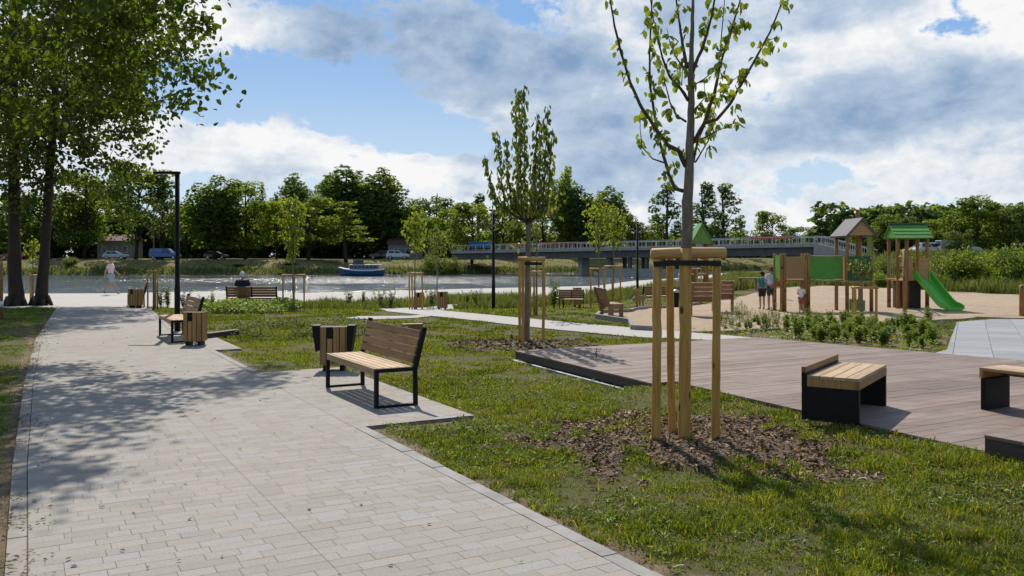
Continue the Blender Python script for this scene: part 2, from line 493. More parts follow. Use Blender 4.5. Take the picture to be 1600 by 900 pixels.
def sheet(name, poly, off, mat, maxedge=1.2, skirt=.12, zf=gz):
    """flat paving laid over the ground, with a downturned rim"""
    from mathutils.geometry import tessellate_polygon
    P = [(float(p[0]), float(p[1])) for p in poly]
    tris = [tuple(t) for t in tessellate_polygon([[Vector((x, y, 0)) for x, y in P]])]
    for _ in range(6):
        L = max(math.dist(P[a], P[b]) for t in tris for a, b in ((t[0], t[1]), (t[1], t[2]), (t[2], t[0])))
        if L < maxedge or len(tris) > 30000: break
        mid = {}; nt = []
        def mp(a, b):
            k = (min(a, b), max(a, b))
            if k not in mid: P.append(((P[a][0] + P[b][0]) / 2, (P[a][1] + P[b][1]) / 2)); mid[k] = len(P) - 1
            return mid[k]
        for a, b, c in tris:
            d, e, f = mp(a, b), mp(b, c), mp(c, a); nt += [(a, d, f), (d, b, e), (f, e, c), (d, e, f)]
        tris = nt
    X = np.array(P); Z = zf(X[:, 0], X[:, 1]) + off
    bm = bmesh.new(); vs = [bm.verts.new((x, y, float(z))) for (x, y), z in zip(P, Z)]
    for t in tris:
        try: bm.faces.new([vs[i] for i in t])
        except ValueError: pass
    for f in bm.faces:
        f.normal_update()
        if f.normal.z < 0: f.normal_flip()
    r = bmesh.ops.extrude_edge_only(bm, edges=[e for e in bm.edges if e.is_boundary])
    for v in [g for g in r['geom'] if isinstance(g, bmesh.types.BMVert)]: v.co.z -= skirt
    me = bpy.data.meshes.new(name); bm.to_mesh(me); bm.free(); me.materials.append(mat)
    return link(bpy.data.objects.new(name, me))

# ------------------------------------------------------------------ layout polygons
Rp = [(-8, (2.463, 1.282)), (0, (-1.455, 8.257)), (13, (-7.80, 19.62)), (24.6, (-12.8, 29.9))]
Lp = [(-8, (.046, -.076)), (0, (-3.87, 6.9)), (5.2, (-6.35, 11.46)), (12.2, (-9.6, 17.65)), (24.6, (-15.0, 28.75))]
def pl(tab, s):
    ss = [a for a, _ in tab]
    return Vector((float(np.interp(s, ss, [p[0] for _, p in tab])), float(np.interp(s, ss, [p[1] for _, p in tab]))))
def pathpt(s, t):
    """t in metres from the left edge; beyond 2.95 it runs on to the right of the path"""
    a, b = pl(Lp, s), pl(Rp, s); w = (b - a).length
    return a + (b - a) * (t / 2.95) if t <= 2.95 else b + (b - a) / w * (t - 2.95)

PAD1 = (.15, 4.65, 1.30); PAD2 = (8.0, 12.4, .58); PAD3 = (20.6, 24.6, .9)
path_poly = [tuple(pl(Rp, s)) for s in (-8, 0, 4, 8, 13, 18, 24.6)] + [tuple(pl(Lp, s)) for s in (24.6, 18, 12.2, 5.2, 0, -8)]
def padpoly(p): return [tuple(pathpt(p[0], 2.9)), tuple(pathpt(p[0], 2.95 + p[2])), tuple(pathpt(p[1], 2.95 + p[2])), tuple(pathpt(p[1], 2.9))]
pads = [padpoly(p) for p in (PAD1, PAD2)]
prom_poly = [(-90, 25.0), (-40, 27.0), (-15.0, 28.7), (-12.7, 29.8), (-11.2, 31.0), (-9.5, 34.5), (-5, 36.8), (0, 40.2), (6, 46.5), (11, 55), (16.5, 70), (21.0, 84)] + [tuple(p) for p in NB[::-1][5:]]
prom_poly = [p for p in prom_poly]
side_poly = [tuple(at(*p).xy) for p in ((586, 483), (664, 481), (692, 486.5), (830, 499.5), (940, 509.5), (1062, 519.5), (1200, 531))] + \
            [(5.4, 15.9), (4.2, 16.3)] + [tuple(at(*p).xy) for p in ((1110, 533), (1000, 528.5), (860, 515.5), (730, 500.5), (604, 487.5))]
far_poly = [tuple(at(*p).xy) for p in ((664, 481), (700, 476.5), (860, 466.5), (1000, 458.5), (1140, 445.5), (1180, 441.5))] + \
           [tuple(at(*p).xy) for p in ((1182, 443.5), (1142, 448), (1000, 461.5), (860, 470), (720, 480), (692, 486))]
patch_poly = [tuple(at(*p).xy) for p in ((538, 498), (560, 495), (640, 494.5), (704, 489), (712, 490.5), (650, 497.5), (585, 500))]
sand_poly = [(3.3, 19.3), (2.75, 19.7), (2.95, 21.6), (2.3, 23.4), (2.6, 25.3), (3.5, 25.6), (4.35, 28), (4.7, 29.6), (4.6, 31.2), (7, 32.2), (8.8, 34.2), (10.8, 38.5), (14, 45), (18, 48.8), (19.6, 44.5), (20.5, 40), (22, 36), (40, 34), (40, 21.5), (13.2, 22.9), (12.6, 23.4), (11.4, 22.4), (8.1, 20.9), (4.9, 19.0)]
plaza_poly = [(11.25, 21.85), (12.7, 22.85), (30, 21.4), (30, 8), (10.2, 8.2), (6.4, 13.9), (7.75, 15.4)]
bed_poly = [(4.7, 18.7), (7.5, 15.55), (8.0, 15.9), (11.0, 21.7), (8.1, 20.8), (5.0, 18.9)]
deck_poly = [(.05, 14.05), (4.6, 16.4), (7.56, 12.75), (10.4, 9.2), (10.4, 3.0), (5.6, 3.0), (3.62, 7.05), (1.98, 10.62), (1.69, 10.45)]
MUL = [((1.66, 7.85), 1.45, 1.25), ((.12, 16.3), 1.35, 1.05)]

# ------------------------------------------------------------------ ground, river, paths
def axis(parts):
    out = []
    for a, b, st in parts: out.append(np.arange(a, b, st))
    return np.concatenate(out + [[parts[-1][1]]])
gx = axis([(-1500, -300, 100), (-300, -100, 10), (-100, -30, 2), (-30, -10, .8), (-10, 6, .14), (6, 30, .8), (30, 130, 2), (130, 300, 10), (300, 1500, 100)])
gy = axis([(-60, 0, 4), (0, 3, .5), (3, 20, .14), (20, 62, .6), (62, 215, 1.5), (215, 400, 12), (400, 2200, 100)])
GX, GY = np.meshgrid(gx, gy)
GZ = terrain(GX, GY)
nx, ny = len(gx), len(gy)
idx = np.arange(nx * ny).reshape(ny, nx)
Q = np.stack([idx[:-1, :-1], idx[:-1, 1:], idx[1:, 1:], idx[1:, :-1]], -1).reshape(-1, 4)
ground = np_mesh('ground', np.stack([GX, GY, GZ], -1).reshape(-1, 3), Q, M['ground'])
structure(ground)
ground.data.polygons.foreach_set('use_smooth', [True] * len(ground.data.polygons))
rd = sdist(np.array([p for _, p in Rp]), GX, GY)      # negative: right of the path
ld = sdist(np.array([p for _, p in Lp]), GX, GY)      # positive: left of the path
soil = np.zeros(GX.shape)
soil = np.maximum(soil, .75 * (1 - np.clip((-rd - .14) / .42, 0, 1)) * (rd < .2))
soil = np.maximum(soil, .70 * (1 - np.clip((ld - .12) / .42, 0, 1)) * (ld > -.2) * (GY < 19))
for p in pads:
    P = np.array(p); dd = np.abs(sdist(np.vstack([P, P[:1]]), GX, GY))
    soil = np.maximum(soil, .7 * (1 - np.clip(dd / .3, 0, 1)))
soil = np.where(inpoly(bed_poly, GX, GY), .75, soil)
a = ground.data.attributes.new('soil', 'FLOAT', 'POINT'); a.data.foreach_set('value', soil.ravel().astype(np.float32))
sfar = sdist(FB, GX, GY)
bank = np.where((sfar > -1) & (sfar < 13), .62 * np.clip((sfar - 2.2) / 2, 0, 1), 0.)
a = ground.data.attributes.new('bank', 'FLOAT', 'POINT'); a.data.foreach_set('value', bank.ravel().astype(np.float32))

wm = MB(); wm.add([(-900, 30, -1.5), (900, 30, -1.5), (900, 900, -1.5), (-900, 900, -1.5)], [(0, 1, 2, 3)])
structure(wm.build('river_water', M['water']))

def lay_pavers(mb, s0, s1, t0, t1, z, row=.112, seed=1, gap=.0013):
    r = random.Random(seed); s = s0; k = 0
    while s < s1 - .02:
        rh = row if s < 14 else row * 1.5
        se = min(s + rh, s1); t = t0
        while t < t1 - .01:
            w = r.choice((.14, .20, .20, .26, .32))
            if t == t0: w *= r.uniform(.45, 1)
            te = min(t + w, t1)
            if t1 - te < .09: te = t1
            q = [pathpt(s + gap, t + gap), pathpt(s + gap, te - gap), pathpt(se - gap, te - gap), pathpt(se - gap, t + gap)]
            zz = z + r.uniform(-.0004, .0004)
            mb.add([(p.x, p.y, g1(p.x, p.y) + zz + r.uniform(-.0004, .0004)) for p in q], [(0, 1, 2, 3)], 0)
            t = te
        s = se
pm = MB()
lay_pavers(pm, -7, 24.5, .003, 1.52, .035, seed=3)
lay_pavers(pm, -7, 24.5, 1.52, 2.948, .035, seed=13)
lay_pavers(pm, PAD1[0], PAD1[1], 2.95, 2.95 + PAD1[2], .035, seed=5)
lay_pavers(pm, PAD2[0], PAD2[1], 2.95, 2.95 + PAD2[2], .035, seed=6)
structure(pm.build('path', M['paver'], recalc=False))
structure(sheet('path_bed', path_poly, .0295, M['joint'], 1.0))
structure(sheet('bench_pad', pads[0], .0255, M['joint'], 1.0))
structure(sheet('bench_pad', pads[1], .0255, M['joint'], 1.0))

def kerb_line(mb, f, s0, s1, t0, t1, ln, z, seed):
    r = random.Random(seed); s = s0
    while s < s1:
        e = min(s + ln * r.uniform(.9, 1.1), s1)
        q = [f(s + .003, t0), f(s + .003, t1), f(e - .003, t1), f(e - .003, t0)]
        mb.prism([(p.x, p.y) for p in q], g1(q[0].x, q[0].y) - .1, g1(q[0].x, q[0].y) + z + r.uniform(-.003, .003))
        s = e
km = MB()
kerb_line(km, pathpt, -7, PAD1[0], 2.955, 3.06, .30, .036, 1)
kerb_line(km, pathpt, PAD1[1], PAD2[0], 2.955, 3.06, .30, .036, 2)
kerb_line(km, pathpt, PAD2[1], 24, 2.955, 3.06, .30, .036, 3)
structure(km.build('kerb', M['kerb']))
def leftpt(s, t):
    a, b = pl(Lp, s), pl(Rp, s); return a + (a - b).normalized() * t
km = MB(); kerb_line(km, leftpt, -7, 24.4, .004, .105, .5, .030, 4)
structure(km.build('kerb', M['kerb_pale']))

structure(sheet('promenade', prom_poly, .03, M['slab'], 2.5, 3.2))
structure(sheet('side_path', side_poly, .025, M['slab'], 1.0))
structure(sheet('side_path', far_poly, .021, M['slab'], 1.0))
structure(sheet('paved_patch', patch_poly, .02, M['slab'], 1.0))

def sandz(x, y):
    return gz(x, y) + .03 * np.sin(x * 1.7 + 1.3 * np.sin(y * .9)) * np.sin(y * 1.3 + x * .4)
structure(sheet('sand', sand_poly, .045, M['sand'], .8, .3, sandz))
# low pale edging stones round the sand
em = MB()
for (x0, y0), (x1, y1) in zip(sand_poly[:9], sand_poly[1:10]):
    a, b = Vector((x0, y0, 0)), Vector((x1, y1, 0)); L = (b - a).length; n = max(1, int(L / .5))
    for k in range(n):
        p, q = a.lerp(b, k / n), a.lerp(b, (k + .97) / n)
        p.z = g1(p.x, p.y) + .05; q.z = g1(q.x, q.y) + .05
        em.beam(p, q, .1, .16)
structure(em.build('kerb', M['kerb_pale']))
# grey tiled square on the right
tv = Vector((.468, .884)); tu = Vector((.884, -.468))
tm = MB()
us = [Vector(p).dot(tu) for p in plaza_poly]; vs_ = [Vector(p).dot(tv) for p in plaza_poly]
u = min(us)
while u < min(max(us), min(us) + 16):
    v = min(vs_)
    while v < max(vs_):
        pp = plaza_poly
        for n_, c_ in ((tu, u + .596), (-tu, -u - .004), (tv, v + .596), (-tv, -v - .004)): pp = clip(pp, n_.x, n_.y, c_) if len(pp) > 2 else []
        if len(pp) > 2:
            cx = sum(p[0] for p in pp) / len(pp)
            dk = 1 if (u - min(us)) > 4.2 and v - min(vs_) < 12.5 else 0
            tm.prism(pp, -.02, .034 + random.uniform(-.001, .001), dk)
        v += .6
    u += .6
structure(tm.build('paved_square', [M['tiles'], M['tiles_dark']]))
structure(sheet('paved_square_bed', plaza_poly, .02, M['joint'], 3.))

# ------------------------------------------------------------------ sky, sun, camera
def build_world():
    w = bpy.data.worlds.new('World'); scene.world = w; w.use_nodes = True
    nt = w.node_tree; nt.nodes.clear(); t = NT(nt)
    out = t.n('ShaderNodeOutputWorld'); bg = t.n('ShaderNodeBackground', {'Strength': .1})
    sky = t.n('ShaderNodeTexSky', sky_type='NISHITA', sun_disc=False, sun_elevation=R(48), sun_rotation=R(-14.5), air_density=1.0, dust_density=1.6, ozone_density=1.5)
    d = t.n('ShaderNodeTexCoord').outputs['Generated']
    sep = t.n('ShaderNodeSeparateXYZ', {0: d})
    x, y, z = (E(t, sep.outputs[i]) for i in range(3))
    az = t.math('ARCTAN2', x, y); el = t.math('ARCSINE', z)
    def blob(px, py, sx, sy, amp):
        a0 = math.atan((px - 800) / F); e0 = math.atan((HY - py) / math.hypot(F, px - 800))
        da = (az - a0) / (sx / F); de = (el - e0) / (sy / F)
        return t.math('EXPONENT', (da * da + de * de) * -1.) * amp
    def summ(l):
        r = l[0]
        for e in l[1:]: r = r + e
        return r
    vec = t.n('ShaderNodeCombineXYZ', {'X': az * 1.0, 'Y': el * 1.9, 'Z': 3.7}).outputs[0]
    n1 = t.noise(vec, 4.2, 9, .56, .35)
    vec2 = t.n('ShaderNodeCombineXYZ', {'X': az * 1.0, 'Y': el * 1.5, 'Z': 9.1}).outputs[0]
    n2 = t.noise(vec2, 11., 8, .6, .2)
    vec3 = t.n('ShaderNodeCombineXYZ', {'X': az * .8, 'Y': el * 2.4, 'Z': 21.3}).outputs[0]
    n3 = t.noise(vec3, 4.5, 7, .55, .5)
    # where cloud lies and where it is clear
    cov = summ([blob(470, 145, 190, 52, -.55), blob(660, 205, 130, 34, -.45), blob(330, 120, 60, 50, -.25), blob(760, 235, 90, 22, -.3),
                blob(720, 10, 200, 40, -.17), blob(420, 235, 190, 38, .34), blob(640, 268, 130, 22, .33), blob(250, 200, 70, 60, .15),
                blob(330, 40, 150, 60, .22), blob(800, 110, 330, 60, .16), blob(1250, 170, 500, 150, .30), blob(1000, 250, 250, 60, .1)])
    vec4 = t.n('ShaderNodeCombineXYZ', {'X': az * 1.0, 'Y': el * 1.25, 'Z': 5.5}).outputs[0]
    n4 = t.noise(vec4, 30., 6, .62, .3)
    c = (n1 - .5) * 1.4 + (n2 - .5) * .8 + (n4 - .5) * .75 + .56 + cov
    cover = c.smooth(.46, .63)
    dk = summ([blob(620, 60, 260, 75, .30), blob(830, 110, 230, 60, .26), blob(1400, 165, 260, 62, .30), blob(980, 90, 120, 70, .15), blob(1180, 30, 200, 30, .2),
               blob(1550, 20, 130, 30, -.1), blob(1150, 255, 240, 28, .18), blob(420, 225, 230, 32, -.20), blob(340, 50, 90, 50, -.25), blob(1380, 60, 180, 45, -.22),
               blob(1380, 262, 260, 26, -.2), blob(1130, 130, 90, 80, -.15), blob(640, 262, 150, 22, -.12)])
    thick = (n3 - .5) * 1.75 + (n2 - .5) * 1.3 + (n4 - .5) * .55 + dk * 1.2 + .31
    ccol = t.ramp(thick, [(0.08, (9.0, 9.0, 9.0)), (.26, (7.5, 7.9, 8.4)), (.50, (4.9, 5.9, 7.2)), (1.0, (2.2, 3.4, 5.3))])
    hz = el.smooth(.0, .28)
    blue = t.mix(hz, (6.2, 7.7, 8.9), (2.1, 4.2, 7.7))
    col0 = t.mix(.9, sky.outputs[0], blue)
    high = el.smooth(.42, .75)                         # clouds thin out overhead, where the sky is plain blue
    back = (y * -1.).smooth(-.2, .5)
    col = t.mix(cover * (1 - high * .6) * (1 - back * .3), col0, ccol)
    col = t.mix(t.math('MAXIMUM', high * .55, back * .35), col, sky.outputs[0])
    nt.links.new(col, bg.inputs[0]); nt.links.new(bg.outputs[0], out.inputs[0])
build_world()
ld_ = bpy.data.lights.new('Sun', 'SUN'); ld_.energy = 5.0; ld_.angle = R(.53); ld_.color = (1, .925, .82)
so = link(bpy.data.objects.new('Sun', ld_))
SUN_EL = R(48); hd = Vector((.25, -.968, 0))
so.rotation_euler = (hd * math.cos(SUN_EL) + Vector((0, 0, -math.sin(SUN_EL)))).to_track_quat('-Z', 'Y').to_euler()
so.location = (-10, 40, 40)

cd = bpy.data.cameras.new('Camera'); cam = link(bpy.data.objects.new('Camera', cd))
cam.location = (0, 0, H0); cam.rotation_euler = (R(90), 0, 0)
cd.sensor_width = 36; cd.lens = 36 * F / 1600; cd.shift_y = -(450 - HY) / 1600
cd.clip_end = 5000; cd.clip_start = .05
scene.camera = cam
vs = scene.view_settings
vs.view_transform = 'Standard'; vs.look = 'None'; vs.exposure = .06; vs.gamma = 1; vs.use_curve_mapping = False
scene.render.engine = 'CYCLES'
scene.cycles.use_denoising = True
scene.cycles.max_bounces = 6; scene.cycles.transparent_max_bounces = 4
scene.cycles.sample_clamp_indirect = 4
# ------------------------------------------------------------------ benches and bins
def make_bench(label, L=1.7, group=None):
    t = thing('bench', label, 'bench', group=group)
    m = MB()
    for k in range(5):
        m.box(0, -.165 + k * .088, .418, L, .078, .030)
    m.box(0, -.232, .395, L, .034, .076)
    m.build('seat', M['bench_seat'], t, bevel=.004)
    m = MB(); a = math.atan2(.105, .37)
    for k in range(4):
        s = .075 + k * .096
        y, z = .205 + math.sin(a) * s, .435 + math.cos(a) * s
        u = Vector((0, math.sin(a), math.cos(a)))
        m.beam((-L / 2, y, z), (L / 2, y, z), .030, .086, u)
    m.build('backrest', M['bench_back'], t, bevel=.004)
    for s in (-1, 1):
        x = s * (L / 2 - .002 + .024); m = MB()
        m.beam((x, -.226, 0), (x, -.226, .432), .045, .045, (0, 1, 0))
        m.beam((x, .235, 0), (x, .228, .42), .045, .045, (0, 1, 0))
        m.beam((x, .228, .41), (x, .345, .862), .045, .050, (0, 1, 0))
        m.beam((x, -.203, .408), (x, .205, .408), .043, .045)
        m.beam((x, -.203, .014), (x, .212, .014), .043, .024)
        m.build('leg_frame', M['metal'], t, bevel=.003)
    m = MB()
    m.beam((0, .236, .45), (0, .342, .83), .05, .008, (0, 1, 0)); m.box(0, .0, .385, .05, .44, .02)
    m.build('bracket', M['metal'], t)
    return t

G_B = 'slatted benches with black steel frames'
b1 = make_bench('nearest wooden bench with black steel legs on the paved pad beside the path', group=None)
b1.location = (-1.71, 10.30, .036); b1.rotation_euler = (0, 0, YAW_PATH)
p = at(282, 521); b2 = dup(b1, (-6.75, 17.45, .036), YAW_PATH, 'second wooden bench along the path, close to the tall black lamp post')
p = Vector((-13.15, 30.2)); b3 = dup(b1, (p.x, p.y, g1(p.x, p.y) + .03), YAW_PATH - R(4), 'farthest wooden bench on the right edge of the path, near the promenade')
bx = atY(396, 31.0); b4 = dup(b1, (bx.x, bx.y, g1(bx.x, bx.y) + .02), math.pi + R(4), 'wooden bench facing the river with a white-haired man sitting on it')
bx = atY(893, 32.3); b5 = dup(b1, (bx.x, bx.y, g1(bx.x, bx.y)), math.pi - R(5), 'wooden bench facing the river, next to a black-framed stool', scale=(.52, .9, .9))
bx = atY(1029, 34.0); b6 = dup(b1, (bx.x, bx.y, g1(bx.x, bx.y)), math.pi + R(8), 'wooden bench seen from behind, half hidden by the staked tree trunk', scale=(.8, .95, .95))
st = thing('stool', 'low black-framed stool with a wooden top beside the riverside bench', 'stool', atY(873, 32.4))
m = MB()
for x in (-.17, .17):
    for y in (-.16, .16): m.beam((x, y, 0), (x, y, .4), .035, .035, (0, 1, 0))
for x in (-.17, .17): m.beam((x, -.17, .385), (x, .17, .385), .034, .03)
for y in (-.16, .16): m.beam((-.18, y, .385), (.18, y, .385), .033, .028)
m.build('leg_frame', M['metal'], st); m = MB()
for k in range(3): m.box(0, -.12 + k * .12, .418, .40, .11, .03)
m.build('seat', M['bench_seat'], st)

def make_bin(label, wings=True):
    t = thing('litter_bin', label, 'litter bin'); w, d, z0, z1 = .36, .30, .085, .64
    m = MB(); m.box(0, 0, (z0 + z1) / 2 - .01, w - .05, d - .06, z1 - z0 - .06)
    m.build('liner', M['metal'], t)
    m = MB()
    for sy in (-1, 1):
        for k in range(4):
            x = -.135 + k * .09; top = z1 if k in (0, 3) else z1 - (.17 if k == 1 else .0)
            m.box(x, sy * (d / 2 - .006), (z0 + top) / 2, .078, .024, top - z0)
    for sx in (-1, 1):
        for k in range(3):
            m.box(sx * (w / 2 + .004), -.078 + k * .078, (z0 + z1) / 2, .024, .072, z1 - z0)
    m.build('slats', M['bin_wood'], t, bevel=.003)
    m = MB(); m.box(-.045, -d / 2 + .006, z1 - .085, .085, .016, .165); m.box(0, 0, z1 - .012, w - .03, d - .05, .012)
    m.build('opening', M['metal'], t)
    for sx in (-1, 1):
        m = MB(); m.box(sx * .12, 0, z0 / 2 + .01, .06, d - .08, z0 + .02); m.build('leg', M['metal'], t)
        if wings:
            m = MB()
            m.ext([(sx * .197, .30), (sx * .255, .27), (sx * .31, z1 + .02), (sx * .197, z1 + .02)], 'y', -.13, .13)
            m.build('side_hopper', M['metal'], t, bevel=.004)
    return t
q = at(519, 583); bin1 = make_bin('litter bin with black side hoppers behind the nearest bench')
bin1.location = (q.x + .02, q.y + .08, .036); bin1.rotation_euler = (0, 0, R(2))
bin2 = make_bin('plain wooden slatted litter bin beside the second bench along the path', False)
bin2.scale = (.95, .95, .97); bin2.location = (-5.92, 16.15, .036); bin2.rotation_euler = (0, 0, R(-3))
q = atY(212, 28.6); bin3 = dup(bin2, (q.x, q.y, g1(q.x, q.y) + .03), R(-12), 'wooden litter bin at the far end of the path, by the farthest bench', scale=(.98, 1, .98))
for px, Y, lab in ((655, 31.6, 'small wooden litter bin right behind the wide staked sapling'), (691, 29.8, 'wooden litter bin beside the fork of the pale paths'), (902, 33.6, 'dark wooden litter bin behind the riverside bench and stool')):
    q = atY(px, Y); dup(bin2, q, R(10), lab, scale=(.9, .9, 1.0) if px != 902 else (.8, .8, 1.2))
q = atY(1056, 31.0); t = thing('waste_bin', 'round black waste bin with a pale lid behind the tree stakes', 'litter bin', q)
m = MB(); m.tube([(0, 0, 0), (0, 0, .04), (0, 0, .6)], [.09, .13, .14], 14); m.build('barrel', M['metal'], t, True)
m = MB(); m.tube([(0, 0, .6), (0, 0, .64), (0, 0, .69), (0, 0, .71)], [.145, .145, .10, .03], 14); m.build('lid', M['galv'], t, True)

# chunky all-wood benches beside the sand
def make_woodbench(label, L=1.35):
    t = thing('wooden_bench', label, 'bench'); m = MB()
    for k in range(4): m.box(0, -.2 + k * .12, .42, L, .105, .05)
    m.build('seat', M['old_wood'], t, bevel=.005); m = MB()
    for k in range(4):
        s = .06 + k * .125; m.beam((-L / 2, .235 + s * .28, .44 + s), (L / 2, .235 + s * .28, .44 + s), .045, .11, (0, .27, .96))
    m.build('backrest', M['old_wood'], t, bevel=.005)
    for x in (-L / 2 + .06, L / 2 - .06):
        m = MB(); m.box(x, -.17, .2, .09, .12, .39); m.box(x, .18, .2, .09, .14, .39); m.box(x, 0, .33, .085, .24, .1)
        m.beam((x, .25, .40), (x, .425, .93), .08, .07, (0, 1, 0)); m.build('leg_frame', M['old_wood'], t, bevel=.005)
    return t
wb = make_woodbench('chunky wooden bench on the kerb looking over the sand, seen from its side')
q = at(955, 495); wb.location = q; wb.rotation_euler = (0, 0, R(98)); wb.scale = (.85, .85, .88)
q = atY(1098, 23.9); wb2 = dup(wb, (q.x, q.y, .05), R(183), 'large wooden bench in the sand with its slatted back turned, behind the stakes', scale=(.62, 1, 1))
q = atY(1129, 25.6); wb3 = dup(wb, (q.x, q.y, .05), R(172), 'wooden bench in the sand partly hidden by the right stake', scale=(.45, 1, 1))
q = atY(1170, 43.0); t = thing('wooden_table', 'low wooden table in the far meadow before the bridge', 'table', q)
m = MB()
for k in range(4): m.box(0, -.24 + k * .16, .6, 1.0, .14, .05)
m.build('table_top', M['old_wood'], t)
for x in (-.42, .42):
    for y in (-.2, .2): m = MB(); m.box(x, y, .29, .09, .09, .57); m.build('leg', M['old_wood'], t)

# block benches on the deck
def make_block(label, L, W, lip, panels):
    t = thing('deck_bench', label, 'bench'); m = MB(); n = max(3, round((W - .06) / .105))
    x0 = -W / 2 + (.05 if lip else 0); sw = (W / 2 - x0) / n
    for k in range(n): m.box(x0 + sw * (k + .5), 0, .405, sw - .008, L, .03)
    m.build('seat', M['deckbench'], t, bevel=.003)
    m = MB(); m.box(W / 2 - .016, 0, .352, .03, L, .074); m.box((x0 + W / 2) / 2 - .015, -L / 2 + .016, .352, W / 2 - x0 - .034, .03, .074)
    m.box((x0 + W / 2) / 2 - .015, L / 2 - .016, .352, W / 2 - x0 - .034, .03, .074)
    m.build('apron', M['bin_wood'], t, bevel=.003)
    if lip:
        m = MB(); m.box(-W / 2 + .022, 0, .47, .042, L, .055); m.build('edge_board', M['bench_back'], t, bevel=.003)
        m = MB(); m.box(-W / 2 + .022, 0, .375, .040, L - .004, .132); m.build('back_plate', M['metal'], t)
    for y in panels:
        m = MB(); m.box(0.0, y, .157, W - .006, .05, .314); m.build('leg_panel', M['metal'], t, bevel=.003)
    return t
k1 = make_block('slatted block bench with black end panels at the grassy edge of the deck', 1.25, .52, True, (-.6, .6))
e = Vector((.83, -.56)).normalized(); f = Vector((.56, .83)).normalized()
c0 = Vector((3.157, 7.85)) - e * .26 + f * .62
k1.location = (c0.x, c0.y, .162); k1.rotation_euler = (0, 0, math.atan2(e.y, e.x))
k2 = make_block('slatted block bench cut by the right edge of the photo on the deck', 1.8, .42, False, (.86, -.6))
c0 = Vector((4.70, 8.66)) + C * .21 - D * .88
k2.location = (c0.x, c0.y, .162); k2.rotation_euler = (0, 0, math.atan2(C.y, C.x))

# ------------------------------------------------------------------ the deck
dk = thing('wooden_deck', 'broad low deck of grey-brown boards beside the lawn', 'deck')
m = MB(); vmax = max(Vector(p).dot(D) for p in deck_poly); vmin = min(Vector(p).dot(D) for p in deck_poly)
v = vmin; r = random.Random(4)
while v < vmax:
    pp = clip(clip(deck_poly, D.x, D.y, v + .1385), -D.x, -D.y, -v)
    if len(pp) > 2:
        us = [Vector(p).dot(C) for p in pp]; u0, u1 = min(us), max(us); cut = u0 + r.uniform(.6, 3.0); a = u0
        while a < u1:
            b = min(cut, u1); q = clip(clip(pp, C.x, C.y, b - .0015), -C.x, -C.y, -a - .0015)
            if len(q) > 2: m.prism(q, .138, .160 + r.uniform(-.0012, .0012))
            a = b; cut = a + r.uniform(2.6, 3.6)
    v += .1440
o = m.build('boards', M['deck'], dk)
o.rotation_euler = (0, 0, 0)
m = MB()
for i in range(len(deck_poly)):
    a, b = Vector(deck_poly[i]), Vector(deck_poly[(i + 1) % len(deck_poly)])
    nrm = Vector((b - a)).normalized(); inw = Vector((nrm.y, -nrm.x)) * .03
    m.beam((a.x + inw.x, a.y + inw.y, .082), (b.x + inw.x, b.y + inw.y, .082), .028, .105)
m.build('fascia', M['fascia'], dk)
m = MB(); P = [Vector((.02, 13.95)), Vector((1.62, 10.42))]
m.beam((P[0].x, P[0].y, .004), (P[1].x, P[1].y, .004), .05, .045); m.build('edge_rail', M['galv'], dk)
# raised corner platform
rp = thing('raised_platform', 'low raised board platform at the bottom right corner of the deck', 'platform', (3.69, 6.75, .162), YAW_PATH)
m = MB()
for k in range(14): m.box(.072 + k * .144 - .002, 1.6, .128, .139, 3.2, .024)
m.build('boards', M['deck'], rp); m = MB()
m.box(1.0, .022, .057, 2.0, .03, .114); m.box(.017, 1.62, .057, .03, 3.15, .114); m.build('fascia', M['timber'], rp)
for i, (a, b, h, lab) in enumerate(((( 322, 531), (372, 524), .11, 'dark low timber edging behind the second litter bin'), ((628, 519), (660, 518), .16, 'short pale-topped timber edging peeking over the nearest bench back'))):
    a, b = at(*a), at(*b); t = thing('timber_edging', lab, 'edging', a, math.atan2(b.y - a.y, b.x - a.x)); L = (b - a).length
    m = MB(); m.box(L / 2, 0, h / 2, L, .12, h); m.build('beam', M['timber' if i == 0 else 'bench_back'], t, bevel=.004)
    m = MB(); m.box(L / 2, 0, h + .012, L, .16, .024); m.build('cap_board', M['timber' if i == 0 else 'bench_seat'], t)
t = thing('timber_post', 'reddish brown timber post at the right edge by the sand', 'post', atY(1598, 23.6)); m = MB()
m.tube([(0, 0, -.1), (0, 0, .86), (0, 0, .9)], [.085, .085, .07], 12); m.build('shaft', M['post'], t, True)
t = thing('timber_post', 'thin reddish post at the far left edge of the photo', 'post', atY(2, 23.0)); m = MB()
m.tube([(0, 0, -.1), (.0, 0, .8), (.01, 0, 1.5), (.01, 0, 1.53)], [.05, .045, .04, .03], 10); m.build('shaft', M['post'], t, True)
m = MB(); m.tube([(0, 0, .34), (0, 0, .5)], [.053, .053], 10); m.build('white_band', M['white'], t, True)

